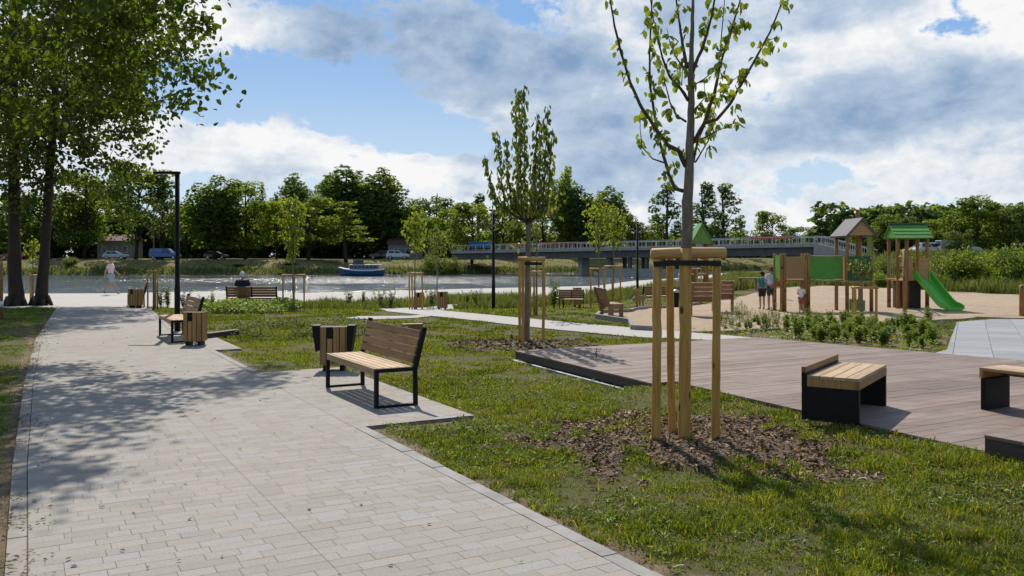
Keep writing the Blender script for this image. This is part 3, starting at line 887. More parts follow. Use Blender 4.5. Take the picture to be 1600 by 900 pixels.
# ------------------------------------------------------------------ lamp posts
def make_lamp(label):
    t = thing('lamp_post', label, 'lamp post'); m = MB()
    m.tube([(0, 0, -.1), (0, 0, 1.0), (0, 0, 1.02), (0, 0, 3.55)], [.062, .062, .052, .050], 14); m.build('pole', M['metal'], t, True)
    m = MB(); m.box(-.23, 0, 3.545, .58, .10, .055); h = m.build('lamp_head', M['metal'], t, bevel=.006)
    m = MB(); m.box(-.30, 0, 3.514, .34, .07, .008); m.build('lens', M['white'], h)
    m = MB(); m.box(0, 0, .006, .2, .2, .012); m.build('base_plate', M['metal'], t)
    return t
l1 = make_lamp('tall black lamp post with a flat arm beside the second path bench'); q = atY(277, 19.15); l1.location = (q.x, q.y, 0)
q = atY(771, 29.6); dup(l1, q, R(80), 'black lamp post standing by the pale path fork left of the clipped staked tree', scale=(1, 1, .96))
q = atY(996, 41.5); dup(l1, q, R(85), 'farthest black lamp post before the bridge', scale=(1, 1, 1.0))

# ------------------------------------------------------------------ leaves and trees
def leaf_arrays(base, dirn, nrm, L, W):
    """ovate leaves folded along the midrib, two quads each"""
    n = len(base); dirn = dirn / np.linalg.norm(dirn, axis=1, keepdims=True)
    side = np.cross(dirn, nrm); side /= np.linalg.norm(side, axis=1, keepdims=True) + 1e-9
    up = np.cross(side, dirn); L = L[:, None]; W = W[:, None]
    V = np.stack([base, base + dirn * L * .30 + side * W * .46 + up * W * .16, base + dirn * L * .66 + side * W * .40 + up * W * .10,
                  base + dirn * L - up * L * .12, base + dirn * L * .66 - side * W * .40 + up * W * .10, base + dirn * L * .30 - side * W * .46 + up * W * .16], 1)
    T = np.array([(0, 3, 2, 1), (0, 5, 4, 3)])
    return V.reshape(-1, 3), (np.arange(n)[:, None, None] * 6 + T[None]).reshape(-1, 4)

def rnd_dirs(n):
    v = rng.normal(size=(n, 3)); return v / np.linalg.norm(v, axis=1, keepdims=True)

def hanging(base, L, droop=.9, spread=.8, wr=.62):
    n = len(base); d = rnd_dirs(n) * spread; d[:, 2] -= droop
    return leaf_arrays(base, d, rnd_dirs(n) + np.array([0, 0, .6]), L * rng.uniform(.7, 1.25, n), L * wr * rng.uniform(.8, 1.2, n))

def quads(cent, nrm, size, asp=.75):
    n = len(cent); nrm = nrm / (np.linalg.norm(nrm, axis=1, keepdims=True) + 1e-9)
    a = np.cross(nrm, rnd_dirs(n)); a /= np.linalg.norm(a, axis=1, keepdims=True) + 1e-9
    b = np.cross(nrm, a); s = size[:, None]
    V = np.stack([cent - a * s, cent - b * s * asp, cent + a * s, cent + b * s * asp], 1).reshape(-1, 3)
    return V, np.arange(n * 4).reshape(n, 4)

def curve(p, q, bend, n=7, sag=0):
    p, q = Vector(p), Vector(q); out = []
    for i in range(n):
        t = i / (n - 1); v = p.lerp(q, t); v = v + Vector(bend) * (4 * t * (1 - t)); v.z += sag * t * t
        out.append(v)
    return out

def samp(pts, step, start=0):
    """points along a polyline every step metres"""
    out = []; acc = start
    for a, b in zip(pts[:-1], pts[1:]):
        L = (b - a).length; d = acc
        while d < L:
            out.append(a.lerp(b, d / L)); d += step
        acc = d - L
    return out

def big_tree(root, height, trunk_r, lean, crown_c, crown_r, n_cl, per, leaf, mat, spread=.5, extra=(), n_limb=14, shell=.45, zmin=.28):
    """trunk, main limbs, boughs and twigs ending in leaf clusters spread through the crown"""
    top = Vector((lean[0], lean[1], height)); tp = curve((0, 0, -.1), top, (random.uniform(-.15, .15), 0, 0), 9)
    m = MB(); m.pole(tp, [trunk_r * (1.25 if i == 0 else 1) * (1 - .8 * i / 8) for i in range(9)], 12, .05, .5)
    cc = Vector(crown_c); nodes = [(p, trunk_r * .3) for p in tp[4:]]
    def inside(rr):
        v = Vector(rnd_dirs(1)[0]); return cc + Vector((v.x * crown_r[0], v.y * crown_r[1], v.z * crown_r[2])) * rr
    for k in range(n_limb):
        e = inside(random.uniform(.55, .8)); f = min(.88, max(zmin, (e.z - math.hypot(e.x, e.y) * .9) / height)); i = f * 8; s = tp[int(i)].lerp(tp[min(8, int(i) + 1)], i % 1)
        L = (e - s).length; r0 = trunk_r * .20 * min(1.2, .35 + L / 6); pts = [p + Vector((random.gauss(0, .05 * L / 3), random.gauss(0, .05 * L / 3), random.gauss(0, .04 * L / 3))) * (0 < q < 6) for q, p in enumerate(curve(s, e, (0, 0, -.06 * L), 7))]
        m.tube(pts, [r0 * (1 - .8 * q / 6) for q in range(7)], 7); nodes += [(p, r0 * (1 - .8 * q / 6)) for q, p in enumerate(pts) if q > 1]
    cl = [inside(random.uniform(shell ** 3, 1) ** (1 / 3)) for _ in range(n_cl)] + [Vector(e) for e in extra]
    NP_ = np.array([tuple(p) for p, _ in nodes])
    for c in sorted(cl, key=lambda c: float(np.min(np.hypot(NP_[:, 0] - c.x, NP_[:, 1] - c.y)))):
        d = np.linalg.norm(NP_ - np.array(tuple(c)), axis=1) + .35 * np.maximum(0, NP_[:, 2] - c.z); i = int(d.argmin()); s, r_ = nodes[i]; r_ = min(r_ * .7, .03); L = (c - s).length
        pts = curve(s, c, (random.gauss(0, .06) * L, random.gauss(0, .06) * L, .05 * L), 5); m.tube(pts, [max(.006, r_ * (1 - .7 * q / 4)) for q in range(5)], 5)
        nodes += [(p, max(.006, r_ * (1 - .7 * q / 4))) for q, p in enumerate(pts) if q > 1]; NP_ = np.array([tuple(p) for p, _ in nodes])
    for c in cl:
        for _ in range(2): m.tube([c, c + Vector(rnd_dirs(1)[0]) * spread * random.uniform(.5, 1.1)], [.008, .004], 4)
    m.build('trunk', M['bark'], root, True)
    C_ = np.array([tuple(c) for c in cl]); sp = spread * np.random.default_rng(3).uniform(.55, 1.1, len(C_))
    B = np.repeat(C_, per, 0) + rng.normal(size=(len(C_) * per, 3)) * np.repeat(sp, per)[:, None] * np.array([1, 1, .7])
    V, T = hanging(B, np.full(len(B), leaf), .45, 1.0, .8)
    np_mesh('crown', V, T, mat, root)

t = thing('leafy_tree', 'big leafy tree reaching in from beyond the left edge over the path', 'tree', (-10.5, 14.75, 0))
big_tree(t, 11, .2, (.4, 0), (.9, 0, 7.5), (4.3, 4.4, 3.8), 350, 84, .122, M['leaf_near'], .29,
         [(5.15, -.6, 5.9), (4.7, -.5, 5.75), (4.1, -.6, 5.6), (5.35, -.5, 5.5), (5.0, -.4, 5.1), (4.4, -.4, 4.9), (3.7, -.2, 4.6), (5.3, -.3, 4.75), (4.8, .2, 4.4), (4.0, .3, 4.3), (3.3, 0, 5.1), (3.6, 0, 6.1)]
         + [(5.3 - .55 * abs(random.gauss(0, 1.3)), 4.7 + random.gauss(-.6, .7), random.uniform(8.4, 9.8)) for _ in range(15)]
         + [(5.1 + random.gauss(0, .35), -1.4 + random.gauss(0, .55), random.uniform(7.4, 8.4)) for _ in range(6)])
for px, lab, ln, sd in ((24, 'leftmost of the two thick dark tree trunks at the end of the grass verge', (-.2, .3), 0), (64, 'leaning thick dark tree trunk nearest the path on the grass verge', (.9, .4), 1)):
    q = atY(px, 30.2 + .5 * sd)
    t = thing('leafy_tree', lab, 'tree', q, 0, 'tall trees on the grass verge')
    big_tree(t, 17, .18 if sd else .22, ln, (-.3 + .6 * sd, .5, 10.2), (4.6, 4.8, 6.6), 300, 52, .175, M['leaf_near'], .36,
             [(2.9 + .4 * k * .5, random.uniform(-1, 1), 3.2 + .75 * k) for k in range(7)] if sd else [(random.uniform(-2, 2), random.uniform(-1, 1), 3.4 + .5 * k) for k in range(5)])
    m = MB()
    for k in range(7):
        a = k * .9; m.tube([(math.cos(a) * .2, math.sin(a) * .2, .35), (math.cos(a) * .42, math.sin(a) * .42, -.06)], [.10, .04], 6)
    m.build('root_flare', M['bark'], t, True)

def stake_guard(label, loc, h, rad, rail=.03, n=3, rz=0.3, low=False, group=None):
    """round stakes with a top rail frame"""
    t = thing('tree_stakes', label, 'tree stakes', loc, rz, group)
    pts = [(math.cos(2 * math.pi * k / n + .6) * rad, math.sin(2 * math.pi * k / n + .6) * rad) for k in range(n)]
    for x, y in pts:
        m = MB(); m.tube([(x, y, -.1), (x, y, h - .01), (x, y, h)], [rail, rail * .97, rail * .8], 10); m.build('stake', M['stake'], t, True)
    for k in range(n):
        a, b = Vector((*pts[k], h - rail * .2)), Vector((*pts[(k + 1) % n], h - rail * .2)); e = (b - a).normalized() * rail * 1.6
        a.z = b.z = h + rail * .8 + .006 * k
        m = MB(); m.tube([a - e, b + e], rail * .85, 9); m.build('rail', M['log'], t, True)
    return t

def sapling(label, loc, h, crown0, half, n_br, leaf, per, mat, up=.85, rz=0, group=None, trunk_r=.03, step=.12, wr=.6, cl=2):
    t = thing('young_tree', label, 'young tree', loc, rz, group); m = MB()
    tp = curve((0, 0, -.05), (random.uniform(-.04, .04), random.uniform(-.04, .04), h), (random.uniform(-.05, .05), 0, 0), 9)
    m.tube(tp, [trunk_r * (1 - .8 * i / 8) for i in range(9)], 9); m.build('trunk', M['young_bark'], t, True)
    m = MB(); B = []
    for k in range(n_br):
        f = k / max(1, n_br - 1); z0 = crown0 + (h - crown0) * .72 * f; i = z0 / h * 8; s = tp[int(i)].lerp(tp[min(8, int(i) + 1)], i % 1)
        a = k * 2.4 + random.uniform(-.4, .4); r = half * (1 - .55 * f) * random.uniform(.7, 1.1); L = (h - z0) * random.uniform(.65, .98) if up > .5 else r * 1.1
        e = s + Vector((math.cos(a) * r, math.sin(a) * r, L * up)); pts = curve(s, e, Vector((math.cos(a), math.sin(a), -.6)) * r * .28, 7)
        m.tube(pts, [trunk_r * .42 * (1 - .7 * j / 6) for j in range(7)], 6)
        B += samp(pts[1:], step)
    B += samp(tp[int(crown0 / h * 8) + 1:], step)
    m.build('branches', M['twig'], t, True)
    B = np.repeat(np.array([tuple(b) for b in B]), cl * per, 0); B = B + rng.normal(size=B.shape) * leaf * .55
    V, T = hanging(B, np.full(len(B), leaf), .8, .8, wr); np_mesh('foliage', V, T, mat, t)
    return t

# the staked tree in the foreground, its limbs followed one by one
Y0 = 7.65
tr = thing('young_tree', 'foreground staked young tree with wrapped trunk and sparse light green leaves', 'young tree', (1.53, Y0, 0))
def wp(px, py, Y): return Vector(((px - 800) * Y / F - 1.53, Y - Y0, H0 + (HY - py) * Y / F))
tk = [(1069, 706), (1070, 560), (1072, 400), (1074, 340), (1076, 290), (1077, 250), (1079, 200), (1080, 150), (1079, 112), (1082, 40), (1084, -40), (1086, -130)]
tkp = [wp(x, y, Y0) for x, y in tk]
m = MB(); m.pole(tkp[2:], [.050, .048, .044, .039, .035, .030, .025, .017, .010, .005], 12, .09, .07); m.build('trunk', M['young_bark'], tr, True)
m = MB(); m.pole([tkp[0] - Vector((0, 0, .08)), tkp[0], tkp[1], wp(1072, 388, Y0)], [.056, .056, .054, .053], 14); m.build('trunk_wrap', M['stake'], tr, True)
BR = [([(500, 895), (465, 885), (435, 820), (410, 730), (385, 640), (365, 520), (347, 400), (345, 250), (352, 100), (358, -50), (362, -200)], .30, .019),
      ([(515, 780), (480, 705), (430, 680), (385, 620), (300, 490), (255, 390), (215, 260), (180, 120), (160, 0), (150, -80)], -.35, .022),
      ([(412, 762), (360, 745), (310, 690), (300, 600), (303, 540)], .15, .008), ([(515, 570), (470, 540), (440, 480), (415, 380), (405, 300)], .3, .011),
      ([(525, 470), (490, 415), (440, 360), (405, 270), (380, 170), (360, 80), (345, -40)], -.45, .015), ([(515, 330), (470, 270), (440, 200), (425, 130)], .5, .009),
      ([(520, 320), (490, 150), (470, 0), (462, -150)], .25, .016), ([(545, 340), (600, 200), (640, 60), (660, -80), (670, -200)], -.2, .017),
      ([(550, 760), (570, 660), (610, 570), (655, 420), (670, 300), (690, 80), (700, -40)], .55, .012), ([(545, 670), (600, 580), (650, 430), (680, 290), (720, 170), (770, 0), (800, -120)], -.4, .018),
      ([(600, 577), (660, 560), (720, 490), (790, 370), (850, 260), (910, 150), (970, 0), (1000, -80)], .1, .018), ([(560, 760), (620, 660), (650, 510), (660, 400)], .5, .008),
      ([(590, 650), (670, 610), (720, 585), (755, 575)], -.3, .006), ([(550, 400), (600, 370), (650, 330), (680, 300)], .3, .007), ([(555, 520), (605, 455), (600, 380)], -.2, .006),
      ([(700, 400), (745, 370), (790, 330)], .0, .004), ([(895, 190), (930, 180), (955, 175)], .1, .004), ([(725, 150), (770, 130), (800, 110)], -.3, .004), ([(495, 400), (500, 330), (525, 300)], .2, .005)]
m = MB(); B = []
for pts, dy, r0 in BR:
    n = len(pts); base_off = {2: .2, 10: -.15, 15: .07, 16: .1}.get(BR.index((pts, dy, r0)), 0)
    wpz = [wp(900 + x / 3, y / 3, Y0 + base_off + dy * (i / (n - 1)) ** .8) for i, (x, y) in enumerate(pts)]
    m.pole(wpz, [max(.0028, r0 * (1 - .75 * i / (n - 1))) for i in range(n)], 7, .16, .06)
    B += samp(wpz[1:] if n > 4 else wpz, .075)
m.build('branches', M['twig'], tr, True)
cl = []
for b in B:
    if random.random() < .24: continue
    k = random.choice((2, 3, 4, 5, 6)); o_ = Vector((random.uniform(-.07, .07), random.uniform(-.07, .07), random.uniform(-.03, .05)))
    cl += [tuple(b + o_ + Vector((random.gauss(0, .022), random.gauss(0, .022), random.gauss(0, .022)))) for _ in range(k)]
cl = np.array(cl); V, T = hanging(cl, np.full(len(cl), .074), .75, .6, .66)
np_mesh('foliage', V, T, M['leaf_young'], tr)
sg = thing('tree_stakes', 'three round wooden stakes with a log rail around the foreground tree', 'tree stakes', (1.53, Y0, 0))
for px, py, r_ in ((1025, 700, .041), (1050, 690, .036), (1118, 700, .038)):
    b = at(px, py); m = MB(); x, y = b.x - 1.53, b.y - Y0; dx = .012 * (1 if px != 1050 else -1.8)
    m.pole([(x, y, -.1), (x + dx * .5, y, .9), (x + dx, y, 1.665), (x + dx, y, 1.672)], [r_, r_ * .96, r_ * .95, r_ * .8], 14); m.build('stake', M['stake'], sg, True)
a, b = wp(1017, 397, 7.68), wp(1134, 395, 7.68)
m = MB(); m.tube([a, a + Vector((.012, 0, 0)), a.lerp(b, .5) + Vector((0, 0, .006)), b - Vector((.012, 0, 0)), b], [.040, .050, .051, .049, .040], 16); m.build('rail', M['log'], sg, True)
c_ = at(1050, 690); a2, b2_ = Vector((a.x + .05, a.y + .02, a.z + .01)), Vector((c_.x - 1.53 + .02, c_.y - Y0 + .06, a.z - .005))
m = MB(); m.tube([a2, a2.lerp(b2_, .5), b2_], [.036, .038, .034], 12); m.build('rail', M['log'], sg, True)
m = MB(); z = H0 + (HY - 412) * Y0 / F
ring = [wp(1021, 413, 7.58), wp(1050, 411, 7.57), wp(1072, 411, 7.585), wp(1100, 411, 7.58), wp(1127, 412, 7.58)]
for p_, q_ in zip(ring[:-1], ring[1:]): m.beam(p_, q_, .006, .048)
ring = [wp(1021, 412, 7.74), wp(1050, 410, 7.90), wp(1072, 411, 7.76), wp(1127, 412, 7.74)]
for p_, q_ in zip(ring[:-1], ring[1:]): m.beam(p_, q_, .006, .044)
m.build('strap', M['strap'], sg)

# second staked tree with upright shoots
Y2 = 16.4; o2 = atY(824, Y2)
t2 = thing('young_tree', 'clipped young tree of upright wand-like shoots with drooping leaves, in the middle', 'young tree', (o2.x, Y2, 0))
def w2(px, py, dy=0): Y = Y2 + dy; return Vector(((px - 800) * Y / F - o2.x, dy, H0 + (HY - py) * Y / F))
m = MB(); m.pole([w2(823, 545), w2(824, 450), w2(825, 390), w2(826, 348)], [.055, .05, .045, .042], 12); m.build('trunk', M['young_bark'], t2, True)
m = MB(); B = []
r = random.Random(12)
for tx, ty in ((757, 242), (776, 204), (790, 217), (805, 150), (811, 139), (819, 132), (839, 176), (847, 190), (856, 167), (864, 200), (772, 300), (800, 285), (868, 290), (833, 250)):
    dy = r.uniform(-.55, .55); s = w2(825 + r.uniform(-2, 2), 352 - r.uniform(0, 12)); e = w2(tx, ty, dy); k = w2(825 + (tx - 825) * .72, 330 - abs(tx - 825) * .1, dy * .6)
    pts = [s, s.lerp(k, .5) + Vector((0, 0, -.02)), k, k.lerp(e, .35) + Vector(((e.x - k.x) * .1, 0, 0)), k.lerp(e, .7), e]
    m.tube(pts, [.019, .016, .014, .011, .008, .004], 7); B += [p for p in samp(pts[2:], .052)]
m.build('branches', M['twig'], t2, True)
B = np.repeat(np.array([tuple(b) for b in B]), 3, 0); B = B + rng.normal(size=B.shape) * np.array([.035, .035, .03])
V, T = hanging(B, np.full(len(B), .12), 1.1, .55, .55); np_mesh('foliage', V, T, M['leaf_young_dk'], t2)
B = np.array([tuple(w2(825 + r.gauss(0, 30), 330 + r.gauss(0, 25), r.uniform(-.4, .4))) for _ in range(170)]); V, T = hanging(B, np.full(len(B), .11), .8, .8, .55); np_mesh('foliage', V, T, M['leaf_young_dk'], t2)
sg2 = thing('tree_stakes', 'three wooden stakes with a log frame around the clipped middle tree', 'tree stakes', (o2.x, Y2, 0))
for px, py in ((812, 541), (817, 545), (849, 541)):
    m = MB(); Y = at(px, py).y; x = (px - 800) * Y / F - o2.x
    m.pole([(x, Y - Y2, -.1), (x, Y - Y2, 1.6), (x, Y - Y2, 1.61)], [.029, .028, .024], 10); m.build('stake', M['stake'], sg2, True)
for (xa, ya), (xb, yb), dy in (((809, 404.5), (852, 404.5), -.09), ((810, 406), (822, 404), .1)):
    m = MB(); m.tube([w2(xa, ya, dy), w2(xb, yb, dy)], .041, 10); m.build('rail', M['log'], sg2, True)
m = MB(); m.beam(w2(811, 412, -.12), w2(850, 412, -.12), .006, .06); m.build('strap', M['strap'], sg2)

G_S = 'slim saplings held by wooden stakes'
def staked(px, Y, htop, stake_top, half, lab, slab, mat=M['leaf_young'], n_br=9, leaf=.13, per=1, crown_py=None, rad=.3, wr=.7):
    q = atY(px, Y); h = H0 + (HY - htop) * Y / F - q.z; hs = H0 + (HY - stake_top) * Y / F - q.z
    c0 = (H0 + (HY - crown_py) * Y / F - q.z) if crown_py else h * .45
    t = sapling(lab, q, h, c0, half, n_br, leaf, per, mat, trunk_r=.035, rz=random.uniform(0, 6))
    if slab: stake_guard(slab, q, hs, rad, .028, 3, random.uniform(0, 2))
    return t
staked(240, 28.3, 300, 425, .5, 'thin staked sapling beside the farthest litter bin on the path', 'wooden stakes around the sapling by the farthest litter bin', M['leaf_young_dk'], 8, .12, 1, 380, .18)
staked(459, 29.0, 300, 431, .55, 'bright green staked sapling right of the bench with the seated man', 'wooden stakes around the sapling right of the seated man', M['leaf_young'], 12, .15, 2, 415, .40)
staked(648, 30.0, 325, 428, .45, 'bright green staked sapling left of the pale path fork', 'wooden stakes around the sapling left of the path fork', M['leaf_young'], 10, .14, 2, 400, .27)
staked(838, 24.5, 262, 426, .75, 'yellowish young tree just behind the clipped middle tree', 'wooden stakes just behind the clipped middle tree', M['leaf_young'], 9, .14, 1, 345, .24)
staked(937, 29.5, 300, 421, .5, 'taller of two leafy saplings in stakes above the side-on wooden bench', 'wooden stakes around the taller of the paired saplings', M['leaf_young'], 12, .13, 2, 395, .30)
staked(957, 32.5, 315, 417, .55, 'rounder of two leafy saplings in stakes above the side-on wooden bench', 'wooden stakes around the rounder of the paired saplings', M['leaf_young'], 12, .13, 2, 395, .34)
staked(1087, 33.0, 385, 421, .2, 'slender sapling in stakes seen between the foreground stakes', 'wooden stakes seen between the foreground stakes', M['leaf_young_dk'], 5, .08, 1, 400, .28)
staked(52, 31.8, 372, 431, .35, 'small sapling between the two thick trunks on the verge', 'pale wooden stakes between the two thick trunks', M['leaf_young'], 8, .13, 2, 400, .15)
staked(1463, 40.0, 392, 432, .6, 'thin sapling at the back edge of the sand right of the slide', None, M['leaf_young_dk'], 10, .10, 2, 425)
staked(683, 46.5, 350, 0, .8, 'feathery young tree at the water edge right of the staked sapling', None, M['leaf_young_dk'], 12, .14, 2, 405)
q = atY(1346, 22.6)
t = thing('young_tree', 'small round-headed tree in stakes in front of the grey-roofed tower', 'young tree', q); m = MB()
m.tube([(0, 0, 0), (0, 0, .9), (0, 0, 1.35)], [.045, .035, .03], 10); m.build('trunk', M['young_bark'], t, True); m = MB(); B = []
for k in range(22):
    v = Vector(rnd_dirs(1)[0]); e = Vector((v.x * .33, v.y * .33, 1.42 + v.z * .24)); pts = curve((0, 0, 1.25), e, (0, 0, -.04), 5); m.tube(pts, [.012, .01, .008, .006, .003], 6); B += samp(pts[2:], .07)
m.build('branches', M['twig'], t, True); B = np.repeat(np.array([tuple(b) for b in B]), 5, 0); B = B + rng.normal(size=B.shape) * .06
V, T = hanging(B, np.full(len(B), .085), .5, .9, .5); np_mesh('crown', V, T, M['leaf_young_dk'], t)
stake_guard('wooden stakes with a plank rail around the small round-headed tree', q, .84, .36, .035, 3, -.9)
# ------------------------------------------------------------------ playground
def posts(t, pts, z1, r=.055):
    for x, y in pts:
        zz = z1(x, y) if callable(z1) else z1
        m = MB(); m.tube([(x, y, -.15), (x, y, zz - .02), (x, y, zz)], [r, r * .97, r * .8], 12); m.build('post', M['post'], t, True)

pt = thing('play_tower', 'play tower with grey pitched roof and dark green front panel', 'play tower', (10.28, 26.0, .03))
hw, hd_ = .36, .42
posts(pt, [(-hw, -hd_), (hw, -hd_), (-hw, hd_), (hw, hd_)], 2.29)
m = MB(); m.tube([(.16, .1, .9), (.16, .1, 3.05), (.16, .1, 3.07)], [.06, .055, .05], 12); m.build('mast', M['post'], pt, True)
m = MB(); m.box(0, 0, .93, .84, .96, .06); m.build('platform', M['play_orange'], pt)
m = MB()
m.ext([(-.48, 2.27), (-.455, 2.22), (.02, 2.74), (0, 2.80)], 'y', -.66, .66); m.build('roof_slope', M['shingle'], pt)
m = MB(); m.ext([(.48, 2.27), (.455, 2.22), (-.014, 2.725), (.006, 2.785)], 'y', -.658, .658); m.build('roof_slope', M['shingle'], pt)
m = MB(); m.ext([(-.42, 2.28), (.42, 2.28), (0, 2.71)], 'y', -.60, -.565); m.build('gable', M['play_orange'], pt)
m = MB(); m.box(0, -hd_ - .06, 1.30, .70, .025, .72); m.build('front_panel', M['dkgreen'], pt, bevel=.01)
m = MB()
for k in range(5): m.box(-hw - .04, -.30 + k * .15, 1.28, .022, .12, .66)
m.build('side_panel', M['play_orange'], pt)
m = MB(); m.box(.28, -.47, 2.0, .13, .025, .66); m.build('sign_board', M['lime'], pt)
m = MB(); m.ext([(-.30, .05), (.16, .05), (.16, .36), (.08, .36), (.02, .50), (-.02, .50), (-.06, .38), (-.30, .40)], 'y', -.46, -.435); m.build('lower_board', M['lime'], pt)

pp_ = thing('play_platform', 'low play platform with a tan climbing board between wooden posts', 'play platform', (8.42, 26.0, .03))
posts(pp_, [(-.40, -.3), (.40, -.3), (-.42, .3), (.42, .3), (-.31, -.31), (.31, -.31)], 1.74, .052)
m = MB(); m.box(0, 0, .95, .86, .72, .05); m.build('platform', M['post'], pp_)
m = MB(); m.box(0, -.33, 1.32, .64, .03, .66); m.build('climbing_board', M['play_orange'], pp_, bevel=.006)
m = MB()
for i in range(6):
    for j in range(5): m.ell((-.25 + i * .1 + random.uniform(-.02, .02), -.35, 1.08 + j * .12), (.016, .012, .016), 6, 4)
m.build('holds', M['rope'], pp_)
m = MB(); m.box(-.43, 0, 1.35, .022, .5, .7); m.build('side_board', M['green'], pp_)

cb = thing('climbing_bridge', 'green perforated panel bridging the tan platform and grey-roofed tower', 'play bridge', (9.35, 26.0, .03))
m = MB(); m.box(0, -.30, 1.32, .96, .022, .66); m.build('panel', M['green'], cb)
m = MB()
for i in range(9):
    for j in range(6): m.ell((-.40 + i * .1 + random.uniform(-.02, .02), -.314, 1.06 + j * .105), (.014, .008, .014), 6, 4)
m.build('holds', M['lime'], cb)
for z in (.95, 1.67):
    m = MB(); m.tube([(-.5, -.3, z), (0, -.3, z - .012), (.5, -.3, z)], .022, 8); m.build('rail', M['rope'], cb, True)
m = MB()
for k in range(8): m.box(-.42 + k * .12, 0, .93, .1, .56, .035)
m.build('walkway', M['post'], cb)

p2 = thing('play_tower', 'play tower with green pitched roof and a bright green slide', 'play tower', (12.55, 27.4, .03), R(-6))
hw, hd_ = .44, .42
posts(p2, [(-hw, -hd_), (hw, -hd_), (-hw, hd_), (hw, hd_), (-.18, -hd_ - .02)], 2.30, .06)
m = MB(); m.tube([(-.66, -1.7, -.1), (-.66, -1.7, 1.85)], .055, 10); m.beam((-.66, -1.7, .93), (-.42, -.46, .93), .05, .06); m.beam((-.66, -1.7, 1.65), (-.42, -.46, 1.65), .04, .05); m.build('ladder_pole', M['post'], p2, True)
m = MB(); m.box(0, 0, .93, 1.0, .96, .06); m.build('platform', M['play_orange'], p2)
m = MB()
for k in range(4):
    a0, a1 = k / 4, (k + 1) / 4; y0, y1 = -.62 + .62 * a0, -.62 + .62 * a1 + .02; z0, z1 = 2.22 + .45 * a0, 2.22 + .45 * a1
    m.ext([(y0, z0 + .022), (y1, z1 + .012), (y1, z1 - .012), (y0, z0 - .004)], 'x', -.56, .56)
m.build('roof_slope', M['roofgreen'], p2); m = MB()
for k in range(4):
    a0, a1 = k / 4, (k + 1) / 4; y0, y1 = .62 - .62 * a0, .625 - .62 * a1; z0, z1 = 2.22 + .45 * a0, 2.22 + .45 * a1
    m.ext([(y0, z0 + .022), (y1, z1 + .012), (y1, z1 - .012), (y0, z0 - .004)], 'x', -.56, .56)
m.build('roof_slope', M['roofgreen'], p2)
m = MB(); m.box(0, 0, 2.69, 1.15, .10, .04); m.build('ridge_cap', M['shingle'], p2)
for s in (-1, 1): m = MB(); m.ext([(-.56, 2.24), (.56, 2.24), (0, 2.63)], 'x', s * .50 - .012, s * .50 + .012); m.build('gable', M['green'], p2)
for x, w in ((-.12, .22), (.31, .26)): m = MB(); m.box(x, -hd_ - .05, 1.28, w, .025, .66); m.build('front_panel', M['play_orange'], p2)
m = MB(); m.box(0, .1, .46, .62, .7, .88); m.build('enclosed_base', M['timber'], p2)
m = MB()
for k in range(5): m.tube([(-hw - .02, -.34 + k * .17, .95), (-hw - .02, -.34 + k * .17, 1.62)], .012, 6)
m.build('side_bars', M['rope'], p2)
for z in (.95, 1.65): m = MB(); m.tube([(-hw, -.3, z), (-1.1, -.3, z - .03), (-1.86, -.3 + .1, z)], .014, 7); m.build('rope', M['rope'], p2, True)
# slide, a U-shaped trough
sx0, sy0, dxs, dys = .27, -.36, .40, -1.0; dv = Vector((dxs, dys, 0)).normalized(); sv = Vector((-dv.y, dv.x, 0))
prof = [(0, 1.0, .24), (.12, .98, .24), (.30, .83, .2), (.60, .57, .18), (.90, .31, .18), (1.02, .22, .17), (1.14, .16, .15), (1.32, .135, .13), (1.46, .12, .08)]
sec = [(-.30, -.04), (-.30, 1), (-.255, 1), (-.235, .0), (.235, .0), (.255, 1), (.30, 1), (.30, -.04)]
m = MB(); V = []; Fc = []
for d_, z, hgt in prof:
    for a, b in sec:
        q = Vector((sx0, sy0, 0)) + dv * d_ + sv * a; V.append((q.x, q.y, z + (b * hgt if b == 1 else b)))
n = len(sec)
for i in range(len(prof) - 1):
    for k in range(n): Fc.append((i * n + k, i * n + (k + 1) % n, (i + 1) * n + (k + 1) % n, (i + 1) * n + k))
Fc += [tuple(range(n)), tuple(range((len(prof) - 1) * n, len(prof) * n))[::-1]]
m.add(V, Fc); m.build('slide', M['slide'], p2, bevel=.012)
m = MB(); q = Vector((sx0, sy0, 0)) + dv * 1.28; m.box(q.x, q.y, .03, .5, .3, .1, math.atan2(dv.y, dv.x) + math.pi / 2); m.build('slide_foot', M['slide'], p2)

p3 = thing('play_tower', 'distant little play tower with a steep green roof behind the foreground trunk', 'play tower', (7.82, 36, .0))
posts(p3, [(-.26, -.26), (.26, -.26), (-.26, .26), (.26, .26)], 2.3, .06)
for s in (-1, 1): m = MB(); m.ext([(s * .50, 2.16), (s * .46, 2.12), (-s * .012, 3.0), (s * .002, 3.06)], 'y', -.5, .5); m.build('roof_slope', M['roofgreen'], p3)
m = MB(); m.ext([(-.42, 2.2), (.42, 2.2), (0, 2.95)], 'y', -.45, -.42); m.build('gable', M['lime'], p3)
m = MB(); m.box(0, 0, .95, .6, .6, .06); m.build('platform', M['play_orange'], p3)

